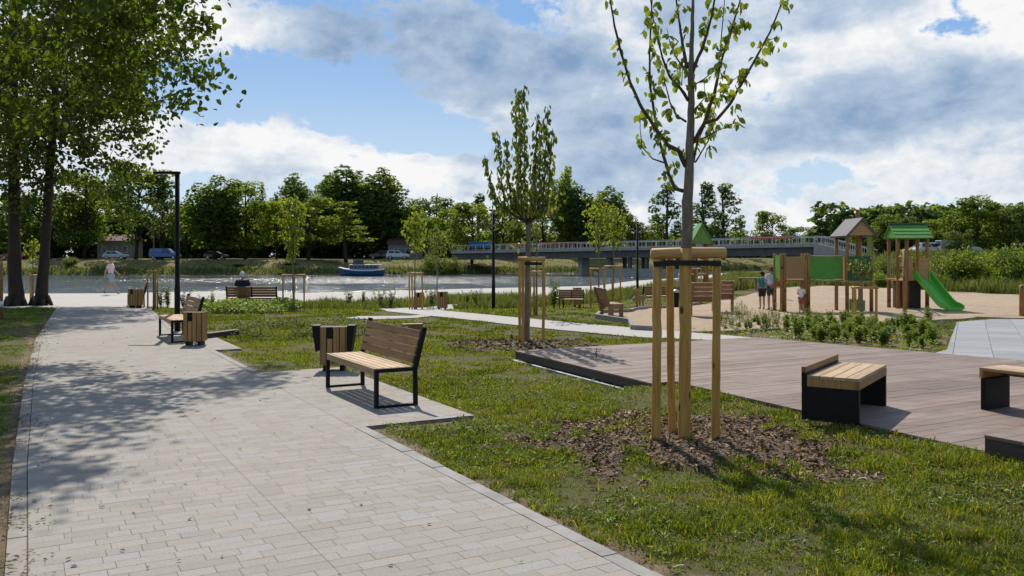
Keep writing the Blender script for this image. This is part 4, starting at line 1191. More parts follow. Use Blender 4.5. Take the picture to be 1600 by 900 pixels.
sr = thing('spring_rider', 'tan wooden animal-shaped rocker standing in the far grass', 'play rocker', atY(999, 30.0), R(20))
m = MB(); m.ext([(-.22, .30), (.20, .34), (.26, .50), (.20, .56), (.12, .50), (-.02, .50), (-.06, .74), (-.13, .80), (-.24, .72), (-.20, .62), (-.16, .5), (-.26, .42)], 'y', -.05, .05); m.build('body', M['play_orange'], sr, bevel=.012)
m = MB(); m.tube([(-.11 + .0, 0, 0), (-.12, .05, .08), (-.08, 0, .16), (-.12, -.05, .24), (-.1, 0, .32)], .03, 8); m.build('spring', M['red'], sr, True)
m = MB(); m.tube([(-.1, -.14, .6), (-.1, .14, .6)], .018, 8); m.build('handle', M['post'], sr)

# ------------------------------------------------------------------ people
def skin_mesh(name, chains, mat, parent, sub=2):
    """chains: lists of (point, radius); one smooth skin over the linked joints"""
    vs = []; es = []; rad = []; key = {}
    for ch in chains:
        pv = None
        for p, r in ch:
            k = tuple(round(c, 3) for c in p)
            if k not in key: key[k] = len(vs); vs.append(k); rad.append(r)
            i = key[k]
            if pv is not None and pv != i: es.append((pv, i))
            pv = i
    me = bpy.data.meshes.new(name + '_joints'); me.from_pydata(vs, es, [])
    ob = bpy.data.objects.new(name, me); COL.objects.link(ob)
    md = ob.modifiers.new('s', 'SKIN'); md.use_smooth_shade = True
    sub_ = ob.modifiers.new('d', 'SUBSURF'); sub_.levels = sub
    sl = me.skin_vertices[0].data
    for i, r in enumerate(rad):
        r = r if hasattr(r, '__len__') else (r, r); sl[i].radius = r; sl[i].use_root = i == 0
    dg = bpy.context.evaluated_depsgraph_get(); dg.update()
    nm = bpy.data.meshes.new_from_object(ob.evaluated_get(dg)); nm.name = name
    bpy.data.objects.remove(ob); bpy.data.meshes.remove(me)
    nm.materials.clear(); nm.materials.append(mat)
    return link(bpy.data.objects.new(name, nm), parent)

M['skin'] = m_plain('skin', (.46, .27, .19), .55, 0, .06, 5.)
M['eye'] = m_plain('eye', (.02, .015, .012), .3)
def cloth(n, c): return m_plain(n, c, .9, 0, .14, 9., .2)
def person(label, loc, rz, H=1.72, pose='stand', shirt=(.6, .6, .6), bottom=(.1, .1, .12), hair=(.05, .03, .02), shoes=(.06, .05, .05), child=False, turn=0., balding=False, long_shirt=False, seat=.43):
    t = thing('person', label, 'person', loc, rz); k = H / 1.72; hs = 1.22 if child else 1.0; w = .92 if child else 1.0
    J = dict(pel=(0, 0, .94), bel=(0, 0, 1.12), che=(0, .01, 1.32), nk=(0, 0, 1.475), hd=(0, .015, 1.57))
    for s, S in ((-1, 'L'), (1, 'R')):
        J['sh' + S] = (s * .185, 0, 1.415); J['el' + S] = (s * .235, -.02, 1.14); J['wr' + S] = (s * .245, .05, .90); J['ha' + S] = (s * .24, .075, .815)
        J['hip' + S] = (s * .095, 0, .90); J['kn' + S] = (s * .10, .03, .50); J['an' + S] = (s * .10, 0, .085); J['to' + S] = (s * .115, .15, .03)
    if pose == 'walk':
        J.update(knR=(.09, .19, .52), anR=(.09, .33, .12), toR=(.10, .47, .06), knL=(-.09, -.04, .50), anL=(-.09, -.34, .19), toL=(-.10, -.26, .05),
                 elL=(-.24, .10, 1.15), wrL=(-.23, .27, .97), haL=(-.22, .33, .92), elR=(.24, -.14, 1.16), wrR=(.25, -.18, .91), haR=(.25, -.19, .82))
    if pose == 'sit':
        dz = -.44 + (seat - .43)
        for n_ in ('pel', 'bel', 'che', 'nk', 'hd', 'shL', 'shR'): x, y, z = J[n_]; J[n_] = (x, y - (z - .94) * .12, z + dz)
        for s, S in ((-1, 'L'), (1, 'R')):
            J['hip' + S] = (s * .10, .04, .49); J['kn' + S] = (s * .14, .45, .50); J['an' + S] = (s * .14, .47, .085); J['to' + S] = (s * .15, .62, .03)
            J['el' + S] = (s * .25, .02, .73); J['wr' + S] = (s * .16, .24, .62); J['ha' + S] = (s * .12, .31, .60)
    if pose == 'hold':
        for s, S in ((-1, 'L'), (1, 'R')): J['el' + S] = (s * .24, .03, 1.15); J['wr' + S] = (s * .12, .24, 1.10); J['ha' + S] = (s * .07, .31, 1.12)
    J = {a: Vector(b) * k for a, b in J.items()}
    for a in J: J[a].x *= w
    lerp = lambda a, b, f_: J[a].lerp(J[b], f_)
    ch = [[(J['pel'], (.135 * k * w, .10 * k)), (J['bel'], (.125 * k * w, .09 * k)), (J['che'], (.145 * k * w, .10 * k)), (J['nk'], .055 * k), (J['hd'], .055 * k)]]
    for S in 'LR':
        ch.append([(J['che'], .1), (J['sh' + S], .058 * k), (J['el' + S], .041 * k), (J['wr' + S], .029 * k), (J['ha' + S], (.034 * k, .018 * k))])
        d = (J['ha' + S] - J['wr' + S]).normalized(); sd = Vector((0, 1, 0)).cross(d); sd = sd.normalized() if sd.length > .1 else Vector((1, 0, 0)); fw = d.cross(sd)
        for i, (o_, L_) in enumerate(((-.027, .060), (-.009, .072), (.009, .067), (.027, .052))):
            b0 = J['ha' + S] + fw * (o_ * k); ch.append([(J['ha' + S], .02), (b0 + d * .03 * k, .010 * k), (b0 + d * L_ * k + sd * .012 * k, .008 * k)])
        b0 = J['wr' + S].lerp(J['ha' + S], .45); ch.append([(J['ha' + S], .02), (b0 + fw * .04 * k, .011 * k), (b0 + fw * .055 * k + d * .035 * k, .009 * k)])
        ch.append([(J['pel'], .1), (J['hip' + S], .088 * k), (J['kn' + S], .056 * k), (lerp('kn' + S, 'an' + S, .35), .055 * k), (J['an' + S], .036 * k), (J['to' + S], (.04 * k, .025 * k))])
    body = skin_mesh('body', ch, M['skin'], t)
    # head joined to the body mesh
    hb = MB(); hc = J['hd'] + Vector((0, .012, .065)) * k; r = .105 * k * hs
    rot = Matrix.Rotation(turn, 3, 'Z')
    hv = lambda x, y, z: hc + rot @ (Vector((x, y, z)) * r)
    hb.ell((0, 0, 0), (.74, .90, 1.12), 16, 12); hb.v = [tuple(hv(x * (1 - .14 * max(0, -z)), y, z)) for x, y, z in hb.v]
    n0 = len(hb.v); hb.add([hv(-.1, .86, -.28), hv(.1, .86, -.28), hv(0, 1.12, -.24), hv(0, .88, .14)], [(0, 1, 2), (1, 3, 2), (3, 0, 2)])
    for s in (-1, 1): b_ = len(hb.v); hb.ell((0, 0, 0), (.10, .17, .26), 8, 6); hb.v[b_:] = [tuple(hv(s * .76 + x, -.04 + y, -.05 + z)) for x, y, z in hb.v[b_:]]
    hb.ell((0, 0, 0), (.24, .06, .05), 8, 4); b_ = len(hb.v) - 8 * 5; hb.v[b_:] = [tuple(hv(x, .82 + y, -.55 + z)) for x, y, z in hb.v[b_:]]
    ho = hb.build('head', M['skin'], t, True)
    bm = bmesh.new(); bm.from_mesh(body.data); bm.from_mesh(ho.data); bm.to_mesh(body.data); bm.free()
    body.data.polygons.foreach_set('use_smooth', [True] * len(body.data.polygons)); bpy.data.objects.remove(ho)
    for s in (-1, 1):
        e = MB(); p_ = hv(s * .30, .83, .06); e.ell(tuple(p_), (.10 * r, .06 * r, .06 * r), 8, 5); e.build('eye', M['eye'], t, True)
    hm = MB(); hm.ell((0, 0, 0), (.82, .97, 1.18), 18, 12)
    hm.v = [tuple(hv(x, y - .05, z + .03)) for x, y, z in hm.v]; keep = []
    for f_ in hm.f:
        c = sum((Vector(hm.v[i]) for i in f_), Vector()) / 4; l = rot.inverted() @ (c - hc) / r
        lim = .42 if l.y > .45 else (.1 if l.y > 0 else -.55)
        if l.z > lim and not (balding and l.z > .85): keep.append(f_)
    hm.f = keep; hm.mi = [0] * len(keep); hm.build('hair', cloth('hair', hair), t, True)
    g = 1.20
    sc = [[(J['pel'] + Vector((0, 0, .03 if not long_shirt else -.10)) * k, (.160 * k * w, .128 * k)), (J['bel'], (.158 * k * w, .124 * k)), (J['che'], (.178 * k * w, .132 * k)), (J['nk'] - Vector((0, 0, .03)) * k, .075 * k)]]
    for S in 'LR': sc.append([(J['che'], .1), (J['sh' + S], .085 * k), (lerp('sh' + S, 'el' + S, .66), .068 * k)])
    skin_mesh('shirt', sc, cloth('shirt', shirt), t)
    bc = []
    for S in 'LR': bc.append([(J['pel'], (.148 * k * w, .118 * k)), (J['hip' + S], .112 * k), (lerp('hip' + S, 'kn' + S, .45), .102 * k), (lerp('hip' + S, 'kn' + S, .86 if pose != 'sit' else 1.0), .090 * k)])
    if pose == 'sit':
        for S in 'LR': bc.append([(lerp('hip' + S, 'kn' + S, 1.0), .07 * k), (J['an' + S] + Vector((0, 0, .04)) * k, .052 * k)])
    skin_mesh('shorts' if pose != 'sit' else 'trousers', bc, cloth('bottoms', bottom), t)
    for S in 'LR':
        skin_mesh('shoe', [[(J['an' + S] + Vector((0, -.03, -.035)) * k, .045 * k), (J['to' + S] + Vector((0, 0, .012)) * k, (.048 * k, .036 * k))]], cloth('shoes', shoes), t, 1)
    return t
q = atY(173, 40.0); person('person in a white t-shirt and pale shorts walking along the promenade', (q.x, q.y, q.z + .035), R(-86), 1.66, 'walk', (.68, .60, .62), (.38, .40, .46), (.20, .14, .09), (.10, .08, .07))
b4l = b4.location; person('white-haired person in a navy shirt sitting on the riverside bench, seen from behind', (b4l.x - .38, b4l.y - .02, b4l.z), R(4), 1.78, 'sit', (.012, .018, .045), (.03, .03, .04), (.62, .60, .57), balding=False)
q = atY(1191, 26.9); person('child in a teal shirt and dark shorts standing beside the tan platform', (q.x, q.y, .045), R(10), 1.14, 'stand', (.02, .20, .22), (.03, .03, .045), (.02, .015, .012), child=True, turn=.3)
q = atY(1205, 26.4); person('taller child in a pale blue shirt with pink hem next to the teal-shirted child', (q.x, q.y, .045), R(-8), 1.30, 'hold', (.52, .58, .68), (.035, .07, .055), (.17, .08, .045), child=True, long_shirt=False)
m = MB(); m.tube([(0, 0, 0), (0, 0, .05), (0, 0, .11)], [.135, .14, .128], 14)
pk = m.build('jacket', cloth('pink_cloth', (.52, .10, .22)), [o for o in COL.objects if o.get('label', '').startswith('taller child')][0], True); pk.location = (0, 0, .66); pk.scale = (.9, .75, 1)
q = atY(1252, 25.0); person('toddler in a white top and rust shorts walking in the sand', (q.x, q.y, .045), R(-30), .82, 'hold', (.66, .62, .62), (.32, .11, .07), (.22, .10, .055), child=True, long_shirt=True)
q = atY(1224, 33.0); person('small child in red standing far back in the sand', (q.x, q.y, .045), R(40), .68, 'stand', (.52, .09, .11), (.25, .05, .06), (.07, .04, .03), child=True)
q = atY(1063, 33.4); person('person in a pale lilac top partly hidden behind the wrapped trunk', (q.x, q.y, q.z), R(30), 1.20, 'stand', (.52, .48, .60), (.12, .12, .16), (.55, .52, .5), child=True)

# ------------------------------------------------------------------ boat
M['cabin_teal'] = m_plain('cabin_paint', (.16, .26, .28), .5)
bt = thing('river_boat', 'blue river boat with white gunwale and a low cabin at the far bank', 'boat', ((566 - 800) / F * 138.5, 138.5, -1.5), R(3))
st_ = [(-3.65, .04, 1.42), (-3.3, .5, 1.32), (-2.6, .92, 1.16), (-1.4, 1.2, 1.0), (0, 1.28, .93), (1.6, 1.25, .95), (2.9, 1.1, 1.05), (3.55, .9, 1.15)]
m = MB(); V = []; Fc = []
for x, b, s in st_:
    V += [(x * (1 if x > 0 else .93), 0, -.3), (x * .97, b * .62, -.25), (x, b * .93, .3), (x, b, s), (x, b - .03 if b > .1 else 0, s - .01)]
    V += [(x, -b + .03 if b > .1 else 0, s - .01), (x, -b, s), (x, -b * .93, .3), (x * .97, -b * .62, -.25)]
for i in range(len(st_) - 1):
    for k in range(9): Fc.append((i * 9 + k, i * 9 + (k + 1) % 9, i * 9 + 9 + (k + 1) % 9, i * 9 + 9 + k))
Fc += [tuple(range(9)), tuple(range(9 * (len(st_) - 1), 9 * len(st_)))[::-1]]
m.add(V, Fc); m.build('hull', M['hull_blue'], bt)
for s in (-1, 1): m = MB(); m.tube([(x, s * (b + .02), z - .06) for x, b, z in st_], .12, 8); m.build('gunwale', M['white'], bt, True)
m = MB(); m.box(.3, 0, 1.35, 4.4, 1.7, .75)
cab = m.build('cabin', M['cabin_teal'], bt); m = MB()
for x in np.arange(-1.6, 2.3, .62):
    for s in (-1, 1): m.box(x, s * .852, 1.42, .5, .02, .42)
m.build('windows', M['glass'], cab)
m = MB(); m.box(.55, 0, 1.80, 5.0, 1.95, .09); m.build('cabin_roof', M['white'], bt, bevel=.02)
m = MB(); m.ext([(-1.6, 1.6), (.3, 1.6), (.1, 2.45), (-1.25, 2.45)], 'y', -.75, .75); wh = m.build('wheelhouse', M['hull_blue'], bt)
m = MB(); m.box(-.55, -.76, 2.05, 1.1, .02, .45); m.box(-.55, .76, 2.05, 1.1, .02, .45); m.build('windows', M['glass'], wh)
m = MB(); m.box(-.55, 0, 2.50, 1.75, 1.7, .08); m.build('wheelhouse_roof', M['timber'], bt)
m = MB()
for x in (-2.0, 2.4, 2.9): m.tube([(x, -.8, 1.0), (x, -.8, 1.78)], .035, 6)
m.tube([(-2.0, -.8, 1.75), (-1.5, -.8, 1.75)], .03, 6); m.build('railing', M['white'], bt)

# ------------------------------------------------------------------ bridge
BA, BB = Vector((-9, 159.3, 0)), Vector((42.7, 119, 0)); bv = (BB - BA).normalized(); LB = (BB - BA).length
br = thing('road_bridge', 'long flat grey road bridge with white railings crossing the river', 'bridge', (BA.x, BA.y, 0), math.atan2(bv.y, bv.x))
def bz(x): return 2.55 + .8 * (x / LB)
m = MB(); N = 14; V = []; Fc = []
def strip(mb, y0, y1, za, zb, x0=0, x1=LB):
    for i in range(N):
        a, b = x0 + (x1 - x0) * i / N, x0 + (x1 - x0) * (i + 1) / N
        mb.add([(a, y0, bz(a) + za), (b, y0, bz(b) + za), (b, y1, bz(b) + za), (a, y1, bz(a) + za), (a, y0, bz(a) + zb), (b, y0, bz(b) + zb), (b, y1, bz(b) + zb), (a, y1, bz(a) + zb)],
               [(3, 2, 1, 0), (4, 5, 6, 7), (0, 1, 5, 4), (2, 3, 7, 6)] + ([(3, 0, 4, 7)] if i == 0 else []) + ([(1, 2, 6, 5)] if i == N - 1 else []))
strip(m, -3.4, 3.4, -.42, .02); m.build('deck_slab', M['concrete'], br)
m = MB(); strip(m, -2.9, -1.9, -1.55, -.425); strip(m, 1.9, 2.9, -1.55, -.425); strip(m, -1.85, 1.85, -1.1, -.427); m.build('girder', M['dark_concrete'], br)
for s in (-1, 1):
    m = MB()
    for i in range(int(LB / 1.8)):
        x = .4 + i * 1.8; m.box(x, s * 3.25, bz(x) + .52, .07, .07, 1.0)
    for i in range(N):
        a, b = LB * i / N, LB * (i + 1) / N
        for zz, th in ((1.03, .09), (.16, .05)): m.beam((a, s * 3.25, bz(a) + zz), (b, s * 3.25, bz(b) + zz), .07, th)
    x = .2
    while x < LB: m.box(x, s * 3.25, bz(x) + .58, .03, .02, .82); x += .6
    m.build('railing', M['white_rail'], br)
for x, w in ((26.5, .8),):
    m = MB(); m.box(x, 0, (-3 + bz(x) - 1.55) / 2, w, 2.4, bz(x) - 1.55 + 3); m.box(x, 0, -1.5, w + .8, 3.6, .9); m.build('pier', M['concrete'], br, bevel=.08)
for x in (33, 36.5, 39.5, 42.5, 45.5):
    for y in (-2.2, 2.2): m = MB(); m.box(x, y, (bz(x) - 3.5) / 2, .5, .5, bz(x) + .4); m.build('column', M['dark_concrete'], br)
m = MB(); m.box(40, -3.1, -1.0, 17, .8, 1.5); m.build('quay_block', M['concrete'], br)
# stair flank at the right end
m = MB(); m.ext([(LB + .003, -1.0), (LB + 7.6, -1.0), (LB + 7.6, 1.4), (LB + .6, bz(LB) + .0), (LB + .003, bz(LB) + .0)], 'y', -3.4, -3.0); m.build('stair_wall', M['concrete'], br)
m = MB()
for i in range(9): m.box(LB + .9 + i * .75, -2.0, bz(LB) - .2 - .2 * i, .76, 2.0, .2)
m.build('steps', M['concrete'], br); m = MB()
for y in (-3.2, -1.0):
    m.beam((LB, y, bz(LB) + 1.03), (LB + .6, y, bz(LB) + 1.03), .07, .09); m.beam((LB + .6, y, bz(LB) + 1.03), (LB + 7.6, y, 2.45), .07, .09); m.beam((LB + .6, y, bz(LB) + .25), (LB + 7.6, y, 1.65), .05, .06)
    for i in range(24): x = LB + .2 + i * .3; z0 = bz(LB) + (0 if x < LB + .6 else -(x - LB - .6) * .264); m.box(x, y, z0 + .5, .035, .03, .95)
m.build('stair_railing', M['white_rail'], br)
for x, L_, lab in ((57.5, 6.5, 'red barrier on the bridge above its right end'), (20, 8, 'red barrier strip on the middle of the bridge'), (10, 5, 'red barrier strip near the left third of the bridge')):
    pos = BA + bv * x + Vector((-bv.y, bv.x, 0)) * 2.2; t = thing('barrier', lab, 'barrier', (pos.x, pos.y, bz(x) + .02), math.atan2(bv.y, bv.x))
    m = MB(); m.box(0, 0, 1.12, L_, .12, .36); m.build('panel', M['red'], t); m = MB()
    for k in range(4): m.box(-L_ / 2 + .3 + k * (L_ - .6) / 3, 0, .375, .12, .3, .74)
    m.build('foot', M['timber'], t)
pos = BA + bv * 4 + Vector((-bv.y, bv.x, 0)) * .5
t = thing('cargo_trailer', 'blue tarpaulin-covered trailer at the left end of the bridge', 'trailer', (pos.x, pos.y, bz(4) + .02), math.atan2(bv.y, bv.x))
m = MB(); m.box(0, 0, 1.12, 4.6, 1.9, 1.1); m.build('tarpaulin', M['blue_sheet'], t, bevel=.06); m = MB(); m.box(0, 0, .5, 4.4, 1.8, .12); m.box(-2.8, 0, .5, 1.2, .1, .08); m.build('chassis', M['metal'], t)
for x in (-.5, .5):
    for y in (-.85, .85): m = MB(); m.tube([(x, y - .09, .32), (x, y + .09, .32)], .32, 14); m.build('wheel', M['tyre'], t)

# ------------------------------------------------------------------ cars
def car(label, cat, loc, rz, paint, kind='hatch'):
    t = thing('parked_car' if kind != 'van' else 'parked_van', label, cat, loc, rz)
    P = {'hatch': ([(-2.1, .35), (-2.12, .75), (-1.95, .98), (-1.55, 1.0), (.75, 1.0), (1.7, .88), (2.05, .72), (2.1, .38)], [(-1.85, .99), (-1.45, 1.46), (.05, 1.48), (.95, .99)], 1.74),
         'suv': ([(-2.2, .40), (-2.22, .85), (-2.1, 1.12), (1.0, 1.12), (1.9, 1.02), (2.2, .85), (2.22, .42)], [(-2.08, 1.11), (-1.85, 1.66), (.1, 1.70), (.95, 1.11)], 1.84),
         'van': ([(-2.6, .40), (-2.62, 1.2), (1.5, 1.2), (2.3, 1.05), (2.6, .85), (2.62, .42)], [(-2.6, 1.19), (-2.5, 1.95), (.7, 1.98), (1.55, 1.19)], 1.9)}[kind]
    bp, gp, w = P; L = bp[-1][0]; m = MB(); m.ext(bp, 'y', -w / 2, w / 2); m.build('body', paint, t, bevel=.08)
    m = MB(); n = len(gp); V = [(x, -w / 2 + .03 + (.16 if z > gp[0][1] + .1 else 0), z) for x, z in gp] + [(x, w / 2 - .03 - (.16 if z > gp[0][1] + .1 else 0), z) for x, z in gp]
    m.add(V, [tuple(range(n)), tuple(range(2 * n - 1, n - 1, -1))] + [(i, n + i, n + (i + 1) % n, (i + 1) % n) for i in range(n)]); g = m.build('cabin', paint, t, bevel=.05)
    zc, zt = gp[0][1] + .05, gp[1][1] - .07; m = MB()
    for s in (-1, 1):
        xs = [gp[0][0] + .35, gp[3][0] - .3]; mid = [gp[1][0] + .15, gp[2][0] - .02]; yb, yt = s * (w / 2 - .015), s * (w / 2 - .165)
        if kind == 'van': xs[0] = -.2; mid[0] = -.2
        for f0, f1 in ((0, .47), (.53, 1)):
            lo = [xs[0] + (xs[1] - xs[0]) * f for f in (f0, f1)]; hi = [mid[0] + (mid[1] - mid[0]) * f for f in (f0, f1)]
            m.add([(lo[0], yb, zc), (lo[1], yb, zc), (hi[1], yt, zt), (hi[0], yt, zt)], [(0, 1, 2, 3)])
    for (a, b), o_ in (((gp[3], gp[2]), .02), ((gp[0], gp[1]), -.02)):
        m.add([(a[0] + (b[0] - a[0]) * .1 + o_, s_ * (w / 2 - .17), a[1] + (b[1] - a[1]) * .1) for s_ in (-1, 1)] + [(a[0] + (b[0] - a[0]) * .88 + o_, s_ * (w / 2 - .25), a[1] + (b[1] - a[1]) * .88) for s_ in (1, -1)], [(0, 1, 2, 3)])
    m.build('windows', M['glass'], g, recalc=False)
    for x in (bp[0][0] + .78, L - .82):
        for s in (-1, 1):
            m = MB(); m.tube([(x, s * (w / 2 - .19), .33), (x, s * (w / 2 + .012), .33)], .33, 18); wl = m.build('wheel', M['tyre'], t)
            m = MB(); m.tube([(x, s * (w / 2), .33), (x, s * (w / 2 + .018), .33)], .21, 14); m.build('rim', M['rim'], wl)
    for s in (-1, 1): m = MB(); m.box(L - .02, s * (w / 2 - .28), .70, .08, .34, .13); m.build('headlight', M['white'], t)
    return t
def paint(n, c): return m_plain(n, c, .28, 0, .03, 2., 0, .5, .6)
wp_, bl, sl, dkp, rp_, yl = paint('white_car_paint', (.62, .63, .64)), paint('blue_car_paint', (.012, .10, .30)), paint('silver_car_paint', (.36, .38, .41)), paint('dark_car_paint', (.02, .022, .03)), paint('red_car_paint', (.28, .02, .02)), paint('yellow_car_paint', (.62, .48, .02))
def farz(x, y): return float(terrain(np.array([x]), np.array([y]))[0])
for px, Y, lab, cat, rz, pt_, kind in ((258, 157.5, 'blue van parked under the trees on the far bank', 'van', 0, bl, 'van'), (181, 157, 'silver car parked on the far bank behind the walking person', 'car', R(4), sl, 'hatch'),
        (22, 157, 'red car on the far bank glimpsed beside the leftmost trunk', 'car', R(180), rp_, 'hatch'), (596, 167, 'dark off-roader parked on the far bank above the blue boat', 'car', R(170), dkp, 'suv'),
        (622, 166.5, 'white off-roader parked on the far bank above the blue boat', 'car', R(0), wp_, 'suv'), (338, 160, 'dark car in the shade of the far bank trees', 'car', 0, dkp, 'hatch')):
    X = (px - 800) * Y / F; car(lab, cat, (X, Y, farz(X, Y)), rz, pt_, kind)
for px, Y, lab, rz, pt_, kind in ((1436, 112, 'yellow car behind the green-roofed tower and the bushes', R(185), yl, 'hatch'), (1458, 109, 'white estate car behind the bushes next to the yellow car', R(0), wp_, 'suv'), (1497, 108, 'silver van parked behind the right-hand bushes', R(0), sl, 'van')):
    X = (px - 800) * Y / F; car(lab, 'van' if kind == 'van' else 'car', (X, Y, farz(X, Y)), rz, pt_, kind)
for px, Y, w, h, lab in ((188, 176, 7, 3.6, 'small pale building under the trees on the far bank'), (640, 176, 8, 3.0, 'low tan building beside the white off-roader on the far bank')):
    X = (px - 800) * Y / F; t = thing('small_building', lab, 'building', (X, Y, farz(X, Y)))
    m = MB(); m.box(0, 0, h / 2, w, 5, h); m.build('wall', M['plaster'], t); m = MB(); m.ext([(-2.9, h + .0), (2.9, h + .0), (0, h + 1.3)], 'x', -w / 2 - .3, w / 2 + .3); m.build('roof', M['tile'], t)
    for x in (-w * .3, 0, w * .3):
        m = MB(); m.box(x, -2.51, h * .5, 1.0, .06, 1.3); f_ = m.build('window', M['white'], t); m = MB(); m.box(x, -2.55, h * .5, .84, .03, 1.12); m.build('pane', M['glass'], f_)
# ------------------------------------------------------------------ far trees
def blob_crown(blobs, per_area, size, flat=.75):
    C_, N_, S_ = [], [], []
    for (c, r) in blobs:
        r = np.array(r if hasattr(r, '__len__') else (r, r, r * .82)); n = int(per_area * r[0] * r[2] * 4)
        d = rnd_dirs(n); d[:, 2] = d[:, 2] * .9 + .08
        lump = 1 + .22 * np.sin(d[:, 0] * 5 + c[0] * 3) * np.sin(d[:, 1] * 5 + c[1]) + .12 * np.sin(d[:, 2] * 9 + c[2] * 2)
        p = np.array(c) + d * r * (lump * (.78 + .36 * rng.random(n) ** 1.4))[:, None]
        C_.append(p); N_.append(d * .55 + rng.normal(size=(n, 3)) * .55 + np.array([0, 0, .6])); S_.append(size * rng.uniform(.55, 1.25, n))
    return quads(np.concatenate(C_), np.concatenate(N_), np.concatenate(S_), flat)

def far_proto(kind, mat, seed, name='tree'):
    global rng; rng = np.random.default_rng(seed); r = random.Random(seed)
    root = empty(name); h = 15.; bl = []; size = .25; per = 29
    if kind == 'round':
        for k in range(30):
            a = r.uniform(0, 6.28); zf = r.uniform(.2, .94); rad = 4.4 * math.sin(math.pi * min(.98, (zf - .08) * 1.02)) ** .6 * r.uniform(.45, 1)
            bl.append(((rad * math.cos(a), rad * math.sin(a), h * zf), r.uniform(1.0, 1.75)))
    elif kind == 'tall':
        for tx, ty, th in ((0, 0, 1.), (-1.9, .6, .9), (1.8, -.4, .94), (.6, 1.8, .82), (-.8, -1.7, .84)):
            for k in range(8): zf = .2 + (th - .22) * k / 7; w_ = 1.7 * math.sin(math.pi * (.18 + .70 * k / 7)) ** .7; bl.append(((tx * (.5 + zf * .6) + r.uniform(-.5, .5), ty * (.5 + zf * .6) + r.uniform(-.5, .5), h * zf), (w_, w_, w_ * 1.1)))
    elif kind == 'airy':
        per = 34; size = .24
        for k in range(17):
            zf = .34 + .62 * k / 16; rad = 2.3 * (1.15 - zf) * r.uniform(.5, 1.3) + .3; a = r.uniform(0, 6.28)
            bl.append(((rad * math.cos(a), rad * math.sin(a), h * zf), r.uniform(.6, 1.15)))
    elif kind == 'pine':
        per = 40
        for k in range(14):
            zf = .36 + .6 * (k // 2) / 6.5; rad = 2.6 * (1.12 - zf) * r.uniform(.7, 1.2); a = k * 2.6
            bl.append(((rad * math.cos(a), rad * math.sin(a), h * zf), (1.7 * (1.3 - zf) + .3, 1.7 * (1.3 - zf) + .3, .55)))
    m = MB(); tp = curve((0, 0, -.4), (r.uniform(-.4, .4), r.uniform(-.4, .4), h * .93), (r.uniform(-.3, .3), 0, 0), 8)
    m.tube(tp, [.30 * (1 - .11 * i) for i in range(8)], 9)
    for k, (c, rr) in enumerate(bl):
        if k % 2 == 0:
            z = max(h * .16, c[2] - 1.2 * math.hypot(c[0], c[1]) - .5); s = tp[0].lerp(tp[-1], z / (h * .95)); m.tube(curve(s, c, (0, 0, -.3), 5), [.12, .10, .08, .05, .03], 6)
    m.build('trunk', M['bark'], root, True)
    V, T = blob_crown(bl, per, size); np_mesh('crown', V, T, M[mat], root)
    return root
PR = {'r1': far_proto('round', 'leaf_far', 11), 'r2': far_proto('round', 'leaf_far', 12), 'rl': far_proto('round', 'leaf_light', 13), 'rd': far_proto('round', 'leaf_dark', 14),
      't1': far_proto('tall', 'leaf_dark', 15), 't2': far_proto('tall', 'leaf_far', 16), 'a1': far_proto('airy', 'leaf_dark', 17), 'a2': far_proto('airy', 'leaf_far', 18), 'p1': far_proto('pine', 'leaf_far', 19)}
WID = {'r': 10.4, 't': 7.0, 'a': 5.2, 'p': 6.0}
G_L, G_M, G_R = 'trees along the far bank left of the boat', 'trees along the far bank right of the boat', 'trees behind the playground'
